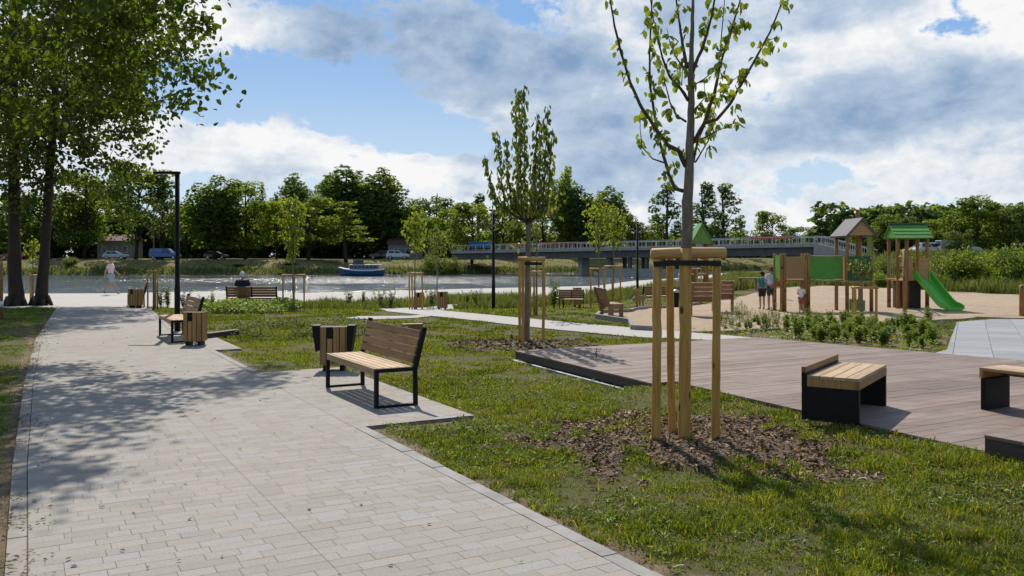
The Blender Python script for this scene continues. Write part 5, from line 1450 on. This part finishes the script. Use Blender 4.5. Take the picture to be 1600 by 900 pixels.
TREES = [ # px, top row, width px, Y, kind, label
 (22, 300, 110, 165, 'r1', 'dark far-bank tree behind the leftmost trunk'), (78, 280, 120, 172, 'rd', 'dark far-bank tree behind the two thick trunks'), (132, 262, 110, 166, 'r2', 'far-bank tree just left of the walking person'),
 (172, 270, 90, 182, 'rd', 'dark far-bank tree rising behind the walking person'), (212, 246, 100, 160, 'r1', 'tall far-bank tree left of the black lamp post, by the silver car'), (252, 262, 80, 163, 'a2', 'loose far-bank tree right behind the tall lamp post'),
 (292, 300, 70, 176, 'rd', 'dark low far-bank tree right of the tall lamp post'), (336, 272, 84, 158, 't2', 'tall green far-bank tree second right of the lamp post'), (383, 280, 96, 163, 'r2', 'broad far-bank tree above the seated person'),
 (432, 292, 70, 170, 'rl', 'pale green far-bank tree above the bench right of the seated person'), (412, 286, 60, 190, 'rd', 'dark treetop behind the trees above the seated person'), (463, 270, 74, 192, 't1', 'dark pointed treetops behind the bright round tree'),
 (482, 291, 106, 159, 'rl', 'bright round tree on the far bank behind the staked sapling'), (516, 268, 60, 186, 't2', 'green treetop between the bright round tree and the tallest dark trees'), (540, 258, 104, 180, 't1', 'left one of the two tallest dark trees above the boat'),
 (594, 262, 98, 178, 't1', 'right one of the two tallest dark trees above the boat'), (541, 306, 62, 157, 'p1', 'layered open tree in front of the tallest dark trees, left of the boat'), (622, 296, 70, 196, 'rd', 'dark tree at the right shoulder of the tallest trees'),
 (640, 318, 60, 178, 'r1', 'mid-green tree above the white off-roader'), (680, 290, 84, 205, 'rd', 'dark crown rising behind the tree row right of the boat'), (662, 326, 60, 172, 'rl', 'light green tree behind the staked sapling left of the path fork'),
 (700, 322, 70, 182, 'r2', 'rounded green tree left of the wide spreading tree'), (737, 312, 88, 161, 'r1', 'wide spreading tree with a forked trunk left of the second lamp post'), (745, 298, 46, 212, 'a1', 'thin dark treetop above the wide spreading tree'),
 (786, 322, 66, 178, 'r2', 'green tree right of the second lamp post at the bridge end'), (812, 300, 70, 205, 'rd', 'dark tree behind the clipped middle tree, left side'), (850, 302, 60, 190, 'r1', 'green tree behind the clipped middle tree, right side'),
 (884, 258, 48, 186, 't2', 'tall narrow tree right of the clipped middle tree'), (908, 290, 62, 184, 't1', 'dark dense tree behind the paired saplings, left side'), (950, 290, 66, 188, 't1', 'dark dense tree behind the paired saplings, right side'),
 (972, 318, 50, 196, 'rd', 'dark lower tree right of the paired saplings'), (1002, 345, 56, 200, 'r1', 'low green tree behind the farthest lamp post'), (1041, 280, 58, 188, 'a1', 'airy tall tree left of the foreground trunk'),
 (1028, 345, 56, 210, 'r2', 'low tree at the foot of the airy tall tree'), (1097, 280, 52, 192, 'a1', 'airy tall tree right of the foreground trunk'), (1130, 283, 54, 196, 'a1', 'airy tall tree second right of the foreground trunk'),
 (1112, 340, 60, 215, 'rd', 'low dark tree under the airy pair beyond the bridge'), (1156, 334, 30, 205, 'a2', 'small slender tree right of the airy pair'), (1204, 327, 54, 232, 'r1', 'isolated round tree beyond the bridge'),
 (1243, 352, 44, 250, 'r2', 'low round tree beyond the right end of the bridge'), (1272, 352, 40, 255, 'r1', 'low tree left of the grey-roofed tower'), (1312, 327, 54, 236, 'r2', 'tree right behind the grey tower roof'),
 (1350, 342, 50, 130, 'rd', 'dark tree between the two playground roofs'), (1382, 332, 60, 126, 'r1', 'green tree behind the green-roofed tower, left side'), (1412, 328, 64, 124, 'rd', 'dark tree right behind the green roof'),
 (1443, 314, 32, 160, 'p1', 'dark pine-like crown rising above the right treeline'), (1455, 340, 60, 122, 'r2', 'tree above the white estate car'), (1487, 326, 60, 118, 'r1', 'tree above the silver van'),
 (1526, 303, 92, 116, 'r2', 'largest tree on the right, above the bushes'), (1566, 312, 70, 122, 'r1', 'tree right of the largest right-hand tree'), (1597, 304, 70, 112, 'rd', 'tree cut by the right edge of the photo'), (1500, 352, 50, 106, 'rd', 'low dark tree behind the right-hand bushes')]
used = set()
for px, top, w, Y, kd, lab in TREES:
    X = (px - 800) * Y / F; z = farz(X, Y) - .1; h = H0 + (HY - top) * Y / F - z; s = h / 15.6; sw = w * Y / F / WID[kd[0]]
    sw = sw * 1.1; sc = (sw, sw * .9, s); pr = PR[kd]
    if kd in used: o = copy_tree(pr)
    else: o = pr; used.add(kd)
    o.location = (X, Y, z); o.rotation_euler = (0, 0, random.uniform(0, 6.28)); o.scale = sc
    tag(o, lab, 'tree', G_L if px < 530 else (G_M if px < 1290 else G_R))
rng = np.random.default_rng(33)
# the wood behind the single trees, one dense mass on its own trunks
def wood(name, x0, x1, yf, top, n, mat):
    bl = []
    for k in range(n):
        x = x0 + (x1 - x0) * (k + random.random()) / n; y = yf(x) + random.uniform(-5, 5)
        for z in (.7, 2.6, 4.7, 7.0): bl.append(((x + random.uniform(-1.5, 1.5), y + random.uniform(-2, 2), z * top / 7 * random.uniform(.75, 1.05) + 1), random.uniform(2.2, 3.3)))
    V, T = blob_crown(bl, 13, .55); o = np_mesh(name, V, T, M[mat]); o['kind'] = 'stuff'; return o
wood('far_wood', -170, -20, lambda x: 196 + .1 * x, 8., 60, 'leaf_dark')
wood('far_wood', -20, 130, lambda x: 215 + .42 * max(0, x), 4.6, 52, 'leaf_dark')
wood('far_wood', 50, 110, lambda x: 140 - .15 * (x - 50), 7., 26, 'leaf_dark')

# bushes
def bush_proto(seed, mat, leaf=.085, n_=2600):
    global rng; rng = np.random.default_rng(seed); root = empty('bush'); m = MB(); r = random.Random(seed); B = []
    for k in range(26):
        a = r.uniform(0, 6.28); rad = r.uniform(.2, 1.05); e = Vector((math.cos(a) * rad, math.sin(a) * rad, r.uniform(.9, 1.95) * (1.15 - .35 * rad))); pts = curve((rad * .2 * math.cos(a), rad * .2 * math.sin(a), 0), e, (0, 0, .1), 6)
        m.tube(pts, [.022, .018, .015, .011, .008, .004], 6); B += [tuple(p) for p in samp(pts[2:], .09)]
    m.build('stems', M['twig'], root, True); B = np.array(B); B = B[rng.integers(0, len(B), n_)] + rng.normal(size=(n_, 3)) * .16
    B[:, 2] = np.maximum(B[:, 2], .05)
    V, T = hanging(B, np.full(n_, leaf * 1.7), .35, 1.0, .5); np_mesh('foliage', V, T, M[mat], root); return root
BP = [bush_proto(51, 'leaf_plant'), bush_proto(52, 'leaf_far'), bush_proto(53, 'leaf_young_dk')]
first = [True, True, True]
def bush(px, Y, top, w, kd, lab, group, z=None):
    X = (px - 800) * Y / F; z = farz(X, Y) if z is None else z; h = H0 + (HY - top) * Y / F - z; o = BP[kd] if first[kd] else copy_tree(BP[kd]); first[kd] = False
    o.location = (X, Y, z - .03); s = w * Y / F / 2.3; o.scale = (s, s, h / 1.95); o.rotation_euler = (0, 0, random.uniform(0, 6.28)); tag(o, lab, 'bush', group)
G_BU = 'leafy bushes behind the sand'; LB_ = 'broad-leaved green bush in the thicket behind the sand'
for i, (px, Y, top, w) in enumerate(((1345, 49, 418, 44), (1376, 45, 424, 40), (1392, 52, 402, 62), (1421, 47, 420, 44), (1438, 54, 398, 66), (1466, 45, 426, 40), (1481, 50, 403, 58), (1503, 44, 388, 78), (1530, 48, 414, 46), (1552, 45, 398, 66), (1583, 43, 382, 84), (1612, 46, 396, 60), (1534, 56, 392, 64), (1455, 60, 400, 60), (1330, 55, 414, 56), (1306, 56, 420, 44), (1410, 58, 405, 60), (1570, 56, 393, 74), (1640, 44, 392, 80))):
    bush(px, Y, top, w, i % 2, LB_, G_BU)
for px, Y, top, w, lab in ((678, 147.5, 399, 62, 'rounded pale bush at the far waterline right of the boat'), (705, 149, 404, 48, 'smaller bush at the far waterline beside the rounded pale one'), (1040, 50, 418, 0, ''), (372, 150, 412, 26, 'little bush on the far bank slope above the seated person'), (455, 151, 411, 26, 'low bush on the far bank slope behind the bright sapling'), (110, 148, 402, 40, 'dark bush at the far waterline beside the thick trunks')):
    if w: bush(px, Y, top, w, 2, lab, 'bushes on the far bank')

# ------------------------------------------------------------------ plants
def plant_proto(seed, h, n_st, leaf, mat, name='perennial'):
    global rng; rng = np.random.default_rng(seed); root = empty(name); m = MB(); B = []; r = random.Random(seed)
    for k in range(n_st):
        a = r.uniform(0, 6.28); l = r.uniform(.05, .38) * h; hh = h * r.uniform(.6, 1.05); pts = curve((math.cos(a) * .04, math.sin(a) * .04, -.02), (math.cos(a) * l, math.sin(a) * l, hh), (0, 0, .03), 6)
        m.tube(pts, [.006, .006, .005, .004, .003, .002], 5); B += [tuple(p) for p in samp(pts[1:], .032)]
    m.build('stems', M['twig'], root); B = np.repeat(np.array(B), 3, 0); B = B + rng.normal(size=B.shape) * .022
    n = len(B); d = rnd_dirs(n); d[:, 2] = np.abs(d[:, 2]) * .25 + .12
    L = leaf * rng.uniform(.6, 1.3, n); V, T = leaf_arrays(B, d, rnd_dirs(n) * .3 + np.array([0, 0, 1.]), L, L * .42); np_mesh('leaves', V, T, M[mat], root); return root
PP = [plant_proto(61, .46, 14, .085, 'leaf_plant'), plant_proto(62, .56, 12, .08, 'leaf_plant'), plant_proto(63, .38, 16, .08, 'leaf_plant'), plant_proto(64, .85, 5, .075, 'leaf_young_dk')]
pf = [True] * 4
def plant(x, y, kd, s, lab, group, cat='plant', z=None):
    o = PP[kd] if pf[kd] else copy_tree(PP[kd]); pf[kd] = False
    o.location = (x, y, g1(x, y) if z is None else z); o.rotation_euler = (0, 0, random.uniform(0, 6.28)); o.scale = (s, s, s * random.uniform(.85, 1.15)); tag(o, lab, cat, group)
rr = random.Random(9); G_P = 'leafy perennials in the planting strip'
pts = []
for _ in range(4000):
    px, py = rr.uniform(1120, 1462), rr.uniform(501, 545); lo = np.interp(px, [1120, 1180, 1320, 1400, 1462], [517, 524, 538, 544, 545]); hi = np.interp(px, [1120, 1200, 1330, 1462], [501, 503, 505, 508])
    if not hi < py < lo: continue
    q = at(px, py)
    if all((q.x - a) ** 2 + (q.y - b) ** 2 > .23 ** 2 for a, b in pts): pts.append((q.x, q.y))
    if len(pts) >= 125: break
for i, (x, y) in enumerate(pts):
    left = (800 + x / y * F) < 1215
    kd = 3 if (left and rr.random() < .5) else rr.choice((0, 1, 2))
    plant(x, y, kd, rr.uniform(.50, .82) * (.72 if left else .92), 'leafy green perennial in the planting strip between deck and sand', G_P)
G_W = 'tall pale weeds by the promenade'
WP = plant_proto(71, .9, 6, .10, 'leaf_pale', 'weed'); wf = True
for px, Y, s in ((543, 33, .8), (566, 33.2, .72), (592, 33, .85), (609, 32.8, .85), (252, 29.3, .8), (263, 29.5, .85), (288, 29.0, .8), (672, 33, .8), (684, 33.2, .8), (745, 33, .75), (863, 31.0, 1.05), (1105, 26.9, .0), (318, 29.5, .6), (330, 29.6, .6), (730, 33.4, .7)):
    if s == 0: continue
    q = atY(px, Y); o = WP if wf else copy_tree(WP); wf = False; o.location = q; o.scale = (s, s, s * random.uniform(.9, 1.2)); o.rotation_euler = (0, 0, random.uniform(0, 6)); tag(o, 'tall pale flowering weed at the edge of the promenade', 'weed', G_W)
t = thing('twig', 'thin dark twig standing up from the near corner of the deck', 'twig', at(931, 560, .16)); m = MB()
m.tube([(0, 0, -.01), (.012, 0, .04), (.0, .01, .08), (.018, 0, .13), (.014, 0, .17)], [.009, .007, .008, .005, .003], 6); m.tube([(.002, .01, .075), (-.03, 0, .06)], [.005, .003], 5); m.build('stem', M['twig'], t)

# ------------------------------------------------------------------ ground cover as stuff
rng = np.random.default_rng(5)
def vnoise(x, y, s, seed=0):
    """smooth value noise 0..1"""
    r = np.random.default_rng(seed); tab = r.random((64, 64)); fx, fy = x / s, y / s; ix, iy = np.floor(fx).astype(int), np.floor(fy).astype(int); tx, ty = fx - ix, fy - iy; tx = tx * tx * (3 - 2 * tx); ty = ty * ty * (3 - 2 * ty)
    g = lambda a, b: tab[a % 64, b % 64]
    return (g(ix, iy) * (1 - tx) + g(ix + 1, iy) * tx) * (1 - ty) + (g(ix, iy + 1) * (1 - tx) + g(ix + 1, iy + 1) * tx) * ty

def mulch_d(x, y):
    """below 1 inside a mulch bed, with a ragged rim"""
    d = np.full(np.shape(x), 9.)
    for (cx, cy), a, b in MUL:
        d = np.minimum(d, np.hypot((x - cx) / a, (y - cy) / b) + (vnoise(x, y, .35, 3) - .5) * .95 + (vnoise(x, y, .12, 4) - .5) * .45 + .06)
    return d + np.clip(gz(x, y) / .1, 0, 1) * .9
def mound(x, y):
    h = 0
    for (cx, cy), a, b in MUL: h = h + .075 * np.clip(1 - ((x - cx) / a) ** 2 - ((y - cy) / b) ** 2, 0, 1)
    return h
for (cx, cy), a, b in MUL:
    u = np.linspace(-1.25, 1.25, 90); U, Vv = np.meshgrid(u * a + cx, u * b + cy); dd = mulch_d(U, Vv); Z = gz(U, Vv) + mound(U, Vv) + .016 * vnoise(U, Vv, .05, 8) + np.where(dd < 1, .004, -.05)
    idx = np.arange(8100).reshape(90, 90); Q = np.stack([idx[:-1, :-1], idx[:-1, 1:], idx[1:, 1:], idx[1:, :-1]], -1).reshape(-1, 4)
    keep = (dd.ravel()[Q] < 1.12).any(1); o = np_mesh('mulch_bed', np.stack([U, Vv, Z], -1).reshape(-1, 3), Q[keep], M['mulch_base'] if 'mulch_base' in M else M['soil']); o['kind'] = 'stuff'
    n = 15000 if cy < 10 else 3000; x = cx + rng.uniform(-1.3, 1.3, n) * a; y = cy + rng.uniform(-1.3, 1.3, n) * b; dd = mulch_d(x, y); k = (dd < 1) | ((dd < 1.25) & (rng.random(n) < .10)); x, y = x[k], y[k]; n = len(x)
    base = np.stack([x, y, gz(x, y) + mound(x, y) + rng.uniform(.008, .03, n)], 1); dr = rnd_dirs(n); dr[:, 2] *= .30; L = rng.uniform(.026, .070, n) * (1 if cy < 10 else 1.6)
    V, T = leaf_arrays(base, dr, rnd_dirs(n) * .7 + np.array([0, 0, 1.]), L, L * rng.uniform(.28, .55, n)); o = np_mesh('bark_chips', V, T, M['mulch']); o['kind'] = 'stuff'

def blades(name, x, y, h, w, lean, mat, z=None):
    n = len(x); z = gz(x, y) if z is None else z; a = rng.uniform(0, 2 * np.pi, n); b = rng.uniform(0, 2 * np.pi, n)
    sx, sy = np.cos(a) * w / 2, np.sin(a) * w / 2; lx, ly = np.cos(b) * lean * h, np.sin(b) * lean * h
    P = np.stack([x, y, z - .005], 1); S = np.stack([sx, sy, np.zeros(n)], 1); Md = P + np.stack([lx * .35, ly * .35, h * .62], 1); Tp = P + np.stack([lx, ly, h * (1 - .35 * lean)], 1)
    V = np.stack([P - S, P + S, Md - S * .8, Md + S * .8, Tp], 1).reshape(-1, 3); T = np.array([(0, 1, 3), (0, 3, 2), (2, 3, 4)])
    o = np_mesh(name, V, (np.arange(n)[:, None, None] * 5 + T[None]).reshape(-1, 3), mat); o['kind'] = 'stuff'; return o

hard = [path_poly] + pads + [deck_poly, plaza_poly, sand_poly, side_poly, far_poly, patch_poly, prom_poly]
def lawn_ok(x, y):
    ok = np.ones(len(x), bool)
    for p in hard: ok &= ~inpoly(p, x, y)
    return ok
Rarr, Larr = np.array([p for _, p in Rp]), np.array([p for _, p in Lp])
def grass_band(y0, y1, dens, h0, w0, tuft, mat):
    xm = y1 * .62 + 1.2; n = int(dens * (y1 - y0) * 2 * xm); y = rng.uniform(y0, y1, n); x = rng.uniform(-1, 1, n) * (y * .605 + 1.2)
    # gather part of them into tufts
    k = rng.random(n) < .6; tc = vnoise(x, y, .13 * max(1, y0 / 8), 11) * .75 + vnoise(x, y, .9, 12) * .45
    big = vnoise(x, y, .75, 14) * .6 + vnoise(x, y, .3, 15) * .4
    keep = rng.random(n) < np.clip((tc - .36) * 3.4, .04, 1) * np.clip((big - .38) * 5, .06, 1)
    x, y = x[keep], y[keep]; ok = lawn_ok(x, y); x, y = x[ok], y[ok]
    md = mulch_d(x, y); ok = (md > 1.0) | (rng.random(len(x)) < .03) | ((vnoise(x, y, .2, 19) > .72) & (rng.random(len(x)) < .8) & (md > .35)); x, y = x[ok], y[ok]
    rdist = -sdist(Rarr, x, y); ldist = sdist(Larr, x, y); edge = np.where(rdist > 0, rdist, np.where(ldist > 0, ldist, 0))
    lim = np.where(rdist > 0, .38, np.where(y < 19, .32, .15)); base = np.where(rdist > 0, .08 + .16 * vnoise(x, y, .3, 23), .16)
    ok = rng.random(len(x)) < np.clip((edge - base) / lim, 0, 1) ** .8 * np.where((edge > base) | (y > 14), 1, 0); x, y = x[ok], y[ok]
    ok = ~inpoly(bed_poly, x, y) | (rng.random(len(x)) < .25); x, y = x[ok], y[ok]
    hh = h0 * rng.uniform(.45, 1.25, len(x)) * (.35 + 1.35 * vnoise(x, y, .13 * max(1, y0 / 8), 11))
    left = sdist(Larr, x, y) > 0
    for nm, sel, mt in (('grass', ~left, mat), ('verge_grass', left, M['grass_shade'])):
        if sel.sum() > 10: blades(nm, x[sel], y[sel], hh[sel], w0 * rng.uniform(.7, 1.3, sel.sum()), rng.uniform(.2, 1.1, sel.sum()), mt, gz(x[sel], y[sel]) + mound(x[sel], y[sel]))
grass_band(3.6, 7, 4800, .066, .0062, .04, M['grass'])
grass_band(7, 11, 3000, .058, .0085, .04, M['grass'])
grass_band(11, 17, 1800, .045, .012, .06, M['grass'])
grass_band(17, 26, 800, .050, .02, .08, M['grass'])
grass_band(26, 38, 260, .06, .036, .1, M['grass'])
# short undergrowth between the tufts
for y0, y1, dn, hh, ww in ((3.6, 7, 5200, .030, .007), (7, 12, 3000, .028, .010)):
    n = int(dn * (y1 - y0) * (y1 * .62 + 1.2) * 2); y = rng.uniform(y0, y1, n); x = rng.uniform(-1, 1, n) * (y * .605 + 1.2); k = (rng.random(n) < np.clip((vnoise(x, y, .22, 17) * .4 + vnoise(x, y, .06, 18) * .4 + vnoise(x, y, .75, 14) * .35 - .38) * 3.4, .03, 1)) & lawn_ok(x, y) & (mulch_d(x, y) > 1.02); x, y = x[k], y[k]
    e = np.maximum(-sdist(Rarr, x, y), 0) + np.maximum(sdist(Larr, x, y) - .25, 0); k = rng.random(len(x)) < np.clip((e - .16) / .3, 0, 1); x, y = x[k], y[k]; n = len(x)
    blades('short_grass', x, y, hh * rng.uniform(.5, 1.4, n), ww * rng.uniform(.7, 1.3, n), rng.uniform(.4, 1.3, n), M['grass'], gz(x, y) + mound(x, y))
# tufts leaning over the edging of the path and the bench pad
pts_ = []
for s0, s1, t_ in ((-6, PAD1[0], 3.12), (PAD1[1], PAD2[0], 3.10), (PAD1[0], PAD1[1], 2.95 + PAD1[2] + .03)):
    for _ in range(int((s1 - s0) * 16)):
        q = pathpt(random.uniform(s0, s1), t_ + abs(random.gauss(0, .05)))
        if vnoise(np.array([q.x]), np.array([q.y]), .45, 29)[0] > .5: pts_ += [(q.x + random.gauss(0, .022), q.y + random.gauss(0, .022)) for _ in range(26)]
P = np.array(pts_); n = len(P); blades('edge_grass', P[:, 0], P[:, 1], .06 * rng.uniform(.4, 1.4, n), .007 * rng.uniform(.7, 1.3, n), rng.uniform(.5, 1.5, n), M['grass'])
# broad-leaved weeds in the lawn
n = 11000; y = rng.uniform(3.8, 12, n); x = rng.uniform(-.2, 1, n) * (y * .61 + 1); cl_ = vnoise(x, y, .4, 21) + .3 * vnoise(x, y, .12, 22); k = (cl_ > .66) & lawn_ok(x, y) & (mulch_d(x, y) > 1.02) & (-sdist(Rarr, x, y) > .25); x, y = x[k], y[k]; x = np.repeat(x, 4) + rng.normal(size=len(x) * 4) * .02; y = np.repeat(y, 4) + rng.normal(size=len(y) * 4) * .02; n = len(x)
d = rnd_dirs(n); d[:, 2] = np.abs(d[:, 2]) * .4 + .25; L = rng.uniform(.018, .05, n); V, T = leaf_arrays(np.stack([x, y, gz(x, y) + mound(x, y) + rng.uniform(.0, .04, n)], 1), d, rnd_dirs(n) * .4 + np.array([0, 0, 1.]), L, L * rng.uniform(.25, .5, n)); o = np_mesh('lawn_weeds', V, T, M['leaf_plant']); o['kind'] = 'stuff'
# dry litter: fallen blades and crumbs lying on the soil
n = 9000; y = rng.uniform(3.8, 12, n); x = rng.uniform(-1, 1, n) * (y * .61 + 1); k = lawn_ok(x, y) & (mulch_d(x, y) > 1.0); x, y = x[k], y[k]; n = len(x); d = rnd_dirs(n); d[:, 2] *= .15; L = rng.uniform(.015, .06, n)
V, T = leaf_arrays(np.stack([x, y, gz(x, y) + .006 + rng.uniform(0, .02, n)], 1), d, np.tile([0., 0, 1], (n, 1)) + rnd_dirs(n) * .3, L, L * .22); o = np_mesh('dry_litter', V, T, M['straw']); o['kind'] = 'stuff'

# dry bits and small fallen leaves gathered along the left edge of the path
n = 2600; ss_ = rng.uniform(-5, 16, n); tt = np.abs(rng.normal(size=n)) * .13; P = np.array([tuple(leftpt(float(a_), .16 - float(b_))) for a_, b_ in zip(ss_, tt)]); k = vnoise(P[:, 0], P[:, 1], .5, 27) > .42; P = P[k]
P2 = np.array([tuple(pathpt(float(a_), float(b_))) for a_, b_ in zip(rng.uniform(-5, 12, 130), rng.uniform(.1, 2.9, 130))]); P = np.concatenate([P, P2]); n = len(P); d = rnd_dirs(n); d[:, 2] *= .12; L = rng.uniform(.012, .045, n)
V, T = leaf_arrays(np.stack([P[:, 0], P[:, 1], .040 + rng.uniform(0, .008, n)], 1), d, np.tile([0., 0, 1], (n, 1)) + rnd_dirs(n) * .3, L, L * rng.uniform(.25, .6, n)); o = np_mesh('dry_litter', V, T, M['straw']); o['kind'] = 'stuff'

def scatter_poly(poly, dens):
    P = np.array(poly); x0, y0 = P.min(0); x1, y1 = P.max(0); n = int(dens * (x1 - x0) * (y1 - y0)); x = rng.uniform(x0, x1, n); y = rng.uniform(y0, y1, n); k = inpoly(poly, x, y); return x[k], y[k]
def tall(poly, dens, h, w, mat, name='tall_grass'):
    x, y = scatter_poly(poly, dens); k = rng.random(len(x)) < np.clip(vnoise(x, y, 1.1, 31) * 1.6 - .15, .1, 1); x, y = x[k], y[k]; ok = lawn_ok(x, y); x, y = x[ok], y[ok]; n = len(x)
    blades(name, x, y, h * rng.uniform(.4, 1.2, n) * (.6 + .8 * vnoise(x, y, .8, 32)), w * rng.uniform(.6, 1.3, n), rng.uniform(.1, .7, n), mat)
tall([(-9.6, 31.2), (-7.5, 34.6), (-4.6, 36.6), (.2, 40), (6, 46.2), (11.6, 55.5), (13.2, 49), (6.0, 39.2), (1.8, 34.6), (-2.2, 30.4), (-3.6, 29.4), (-7, 29.6)], 330, .36, .03, M['tall_grass'])
tall([(9.5, 40), (13.5, 46.5), (18, 49.8), (20.0, 45.5), (21.2, 41.2), (22.6, 37.2), (42, 35.5), (46, 52), (30, 58), (24, 66), (15.5, 63)], 190, .62, .045, M['tall_grass'])
tall([(22, 60), (52, 52), (62, 98), (34, 98)], 22, .8, .14, M['tall_grass'])
def herb(poly, dens, L0, mat, zmax, name='ground_cover'):
    x, y = scatter_poly(poly, dens); k = rng.random(len(x)) < np.clip(vnoise(x, y, .55, 41) * 2 - .5, 0, 1); x, y = x[k], y[k]; ok = lawn_ok(x, y); x, y = x[ok], y[ok]; n = len(x); d = rnd_dirs(n); d[:, 2] = np.abs(d[:, 2]) * .5 + .15; L = L0 * rng.uniform(.6, 1.3, n)
    zz = rng.uniform(0, 1, n) * zmax * (.4 + vnoise(x, y, .4, 42)); V, T = leaf_arrays(np.stack([x, y, gz(x, y) + zz], 1), d, rnd_dirs(n) * .4 + np.array([0, 0, 1.]), L, L * .55); o = np_mesh(name, V, T, M[mat]); o['kind'] = 'stuff'
herb([tuple(at(*p).xy) for p in ((300, 482), (340, 474), (462, 474), (470, 485), (440, 491), (310, 491))], 620, .11, 'leaf_plant', .28)
herb([tuple(at(*p).xy) for p in ((335, 527), (370, 512), (450, 503), (560, 505), (625, 512), (640, 522), (500, 527), (400, 529))], 520, .07, 'leaf_pale', .16)
herb([tuple(at(*p).xy) for p in ((1000, 522), (1120, 523), (1440, 551), (1470, 540), (1460, 512), (1140, 505))], 160, .07, 'leaf_plant', .12)
herb([tuple(at(*p).xy) for p in ((1460, 505), (1545, 503), (1490, 512), (1470, 530), (1455, 530))], 400, .05, 'leaf_pale', .06)
# far bank reeds and grass
n = 26000; x = rng.uniform(-110, 70, n); yb = np.interp(x, FB[:, 0], FB[:, 1]); off = rng.uniform(.3, 13, n) ** 1.0; y = yb + off; z = terrain(x, y); k = (rng.random(n) < np.where(off < 3.2, 1, .22)) & (z > -1.6); x, y, z, off = x[k], y[k], z[k], off[k]
blades('bank_grass', x, y, rng.uniform(.35, 1.0, len(x)) * np.where(off < 3.2, .95, .22), rng.uniform(.1, .28, len(x)), rng.uniform(.2, .8, len(x)), M['tall_grass'], z)
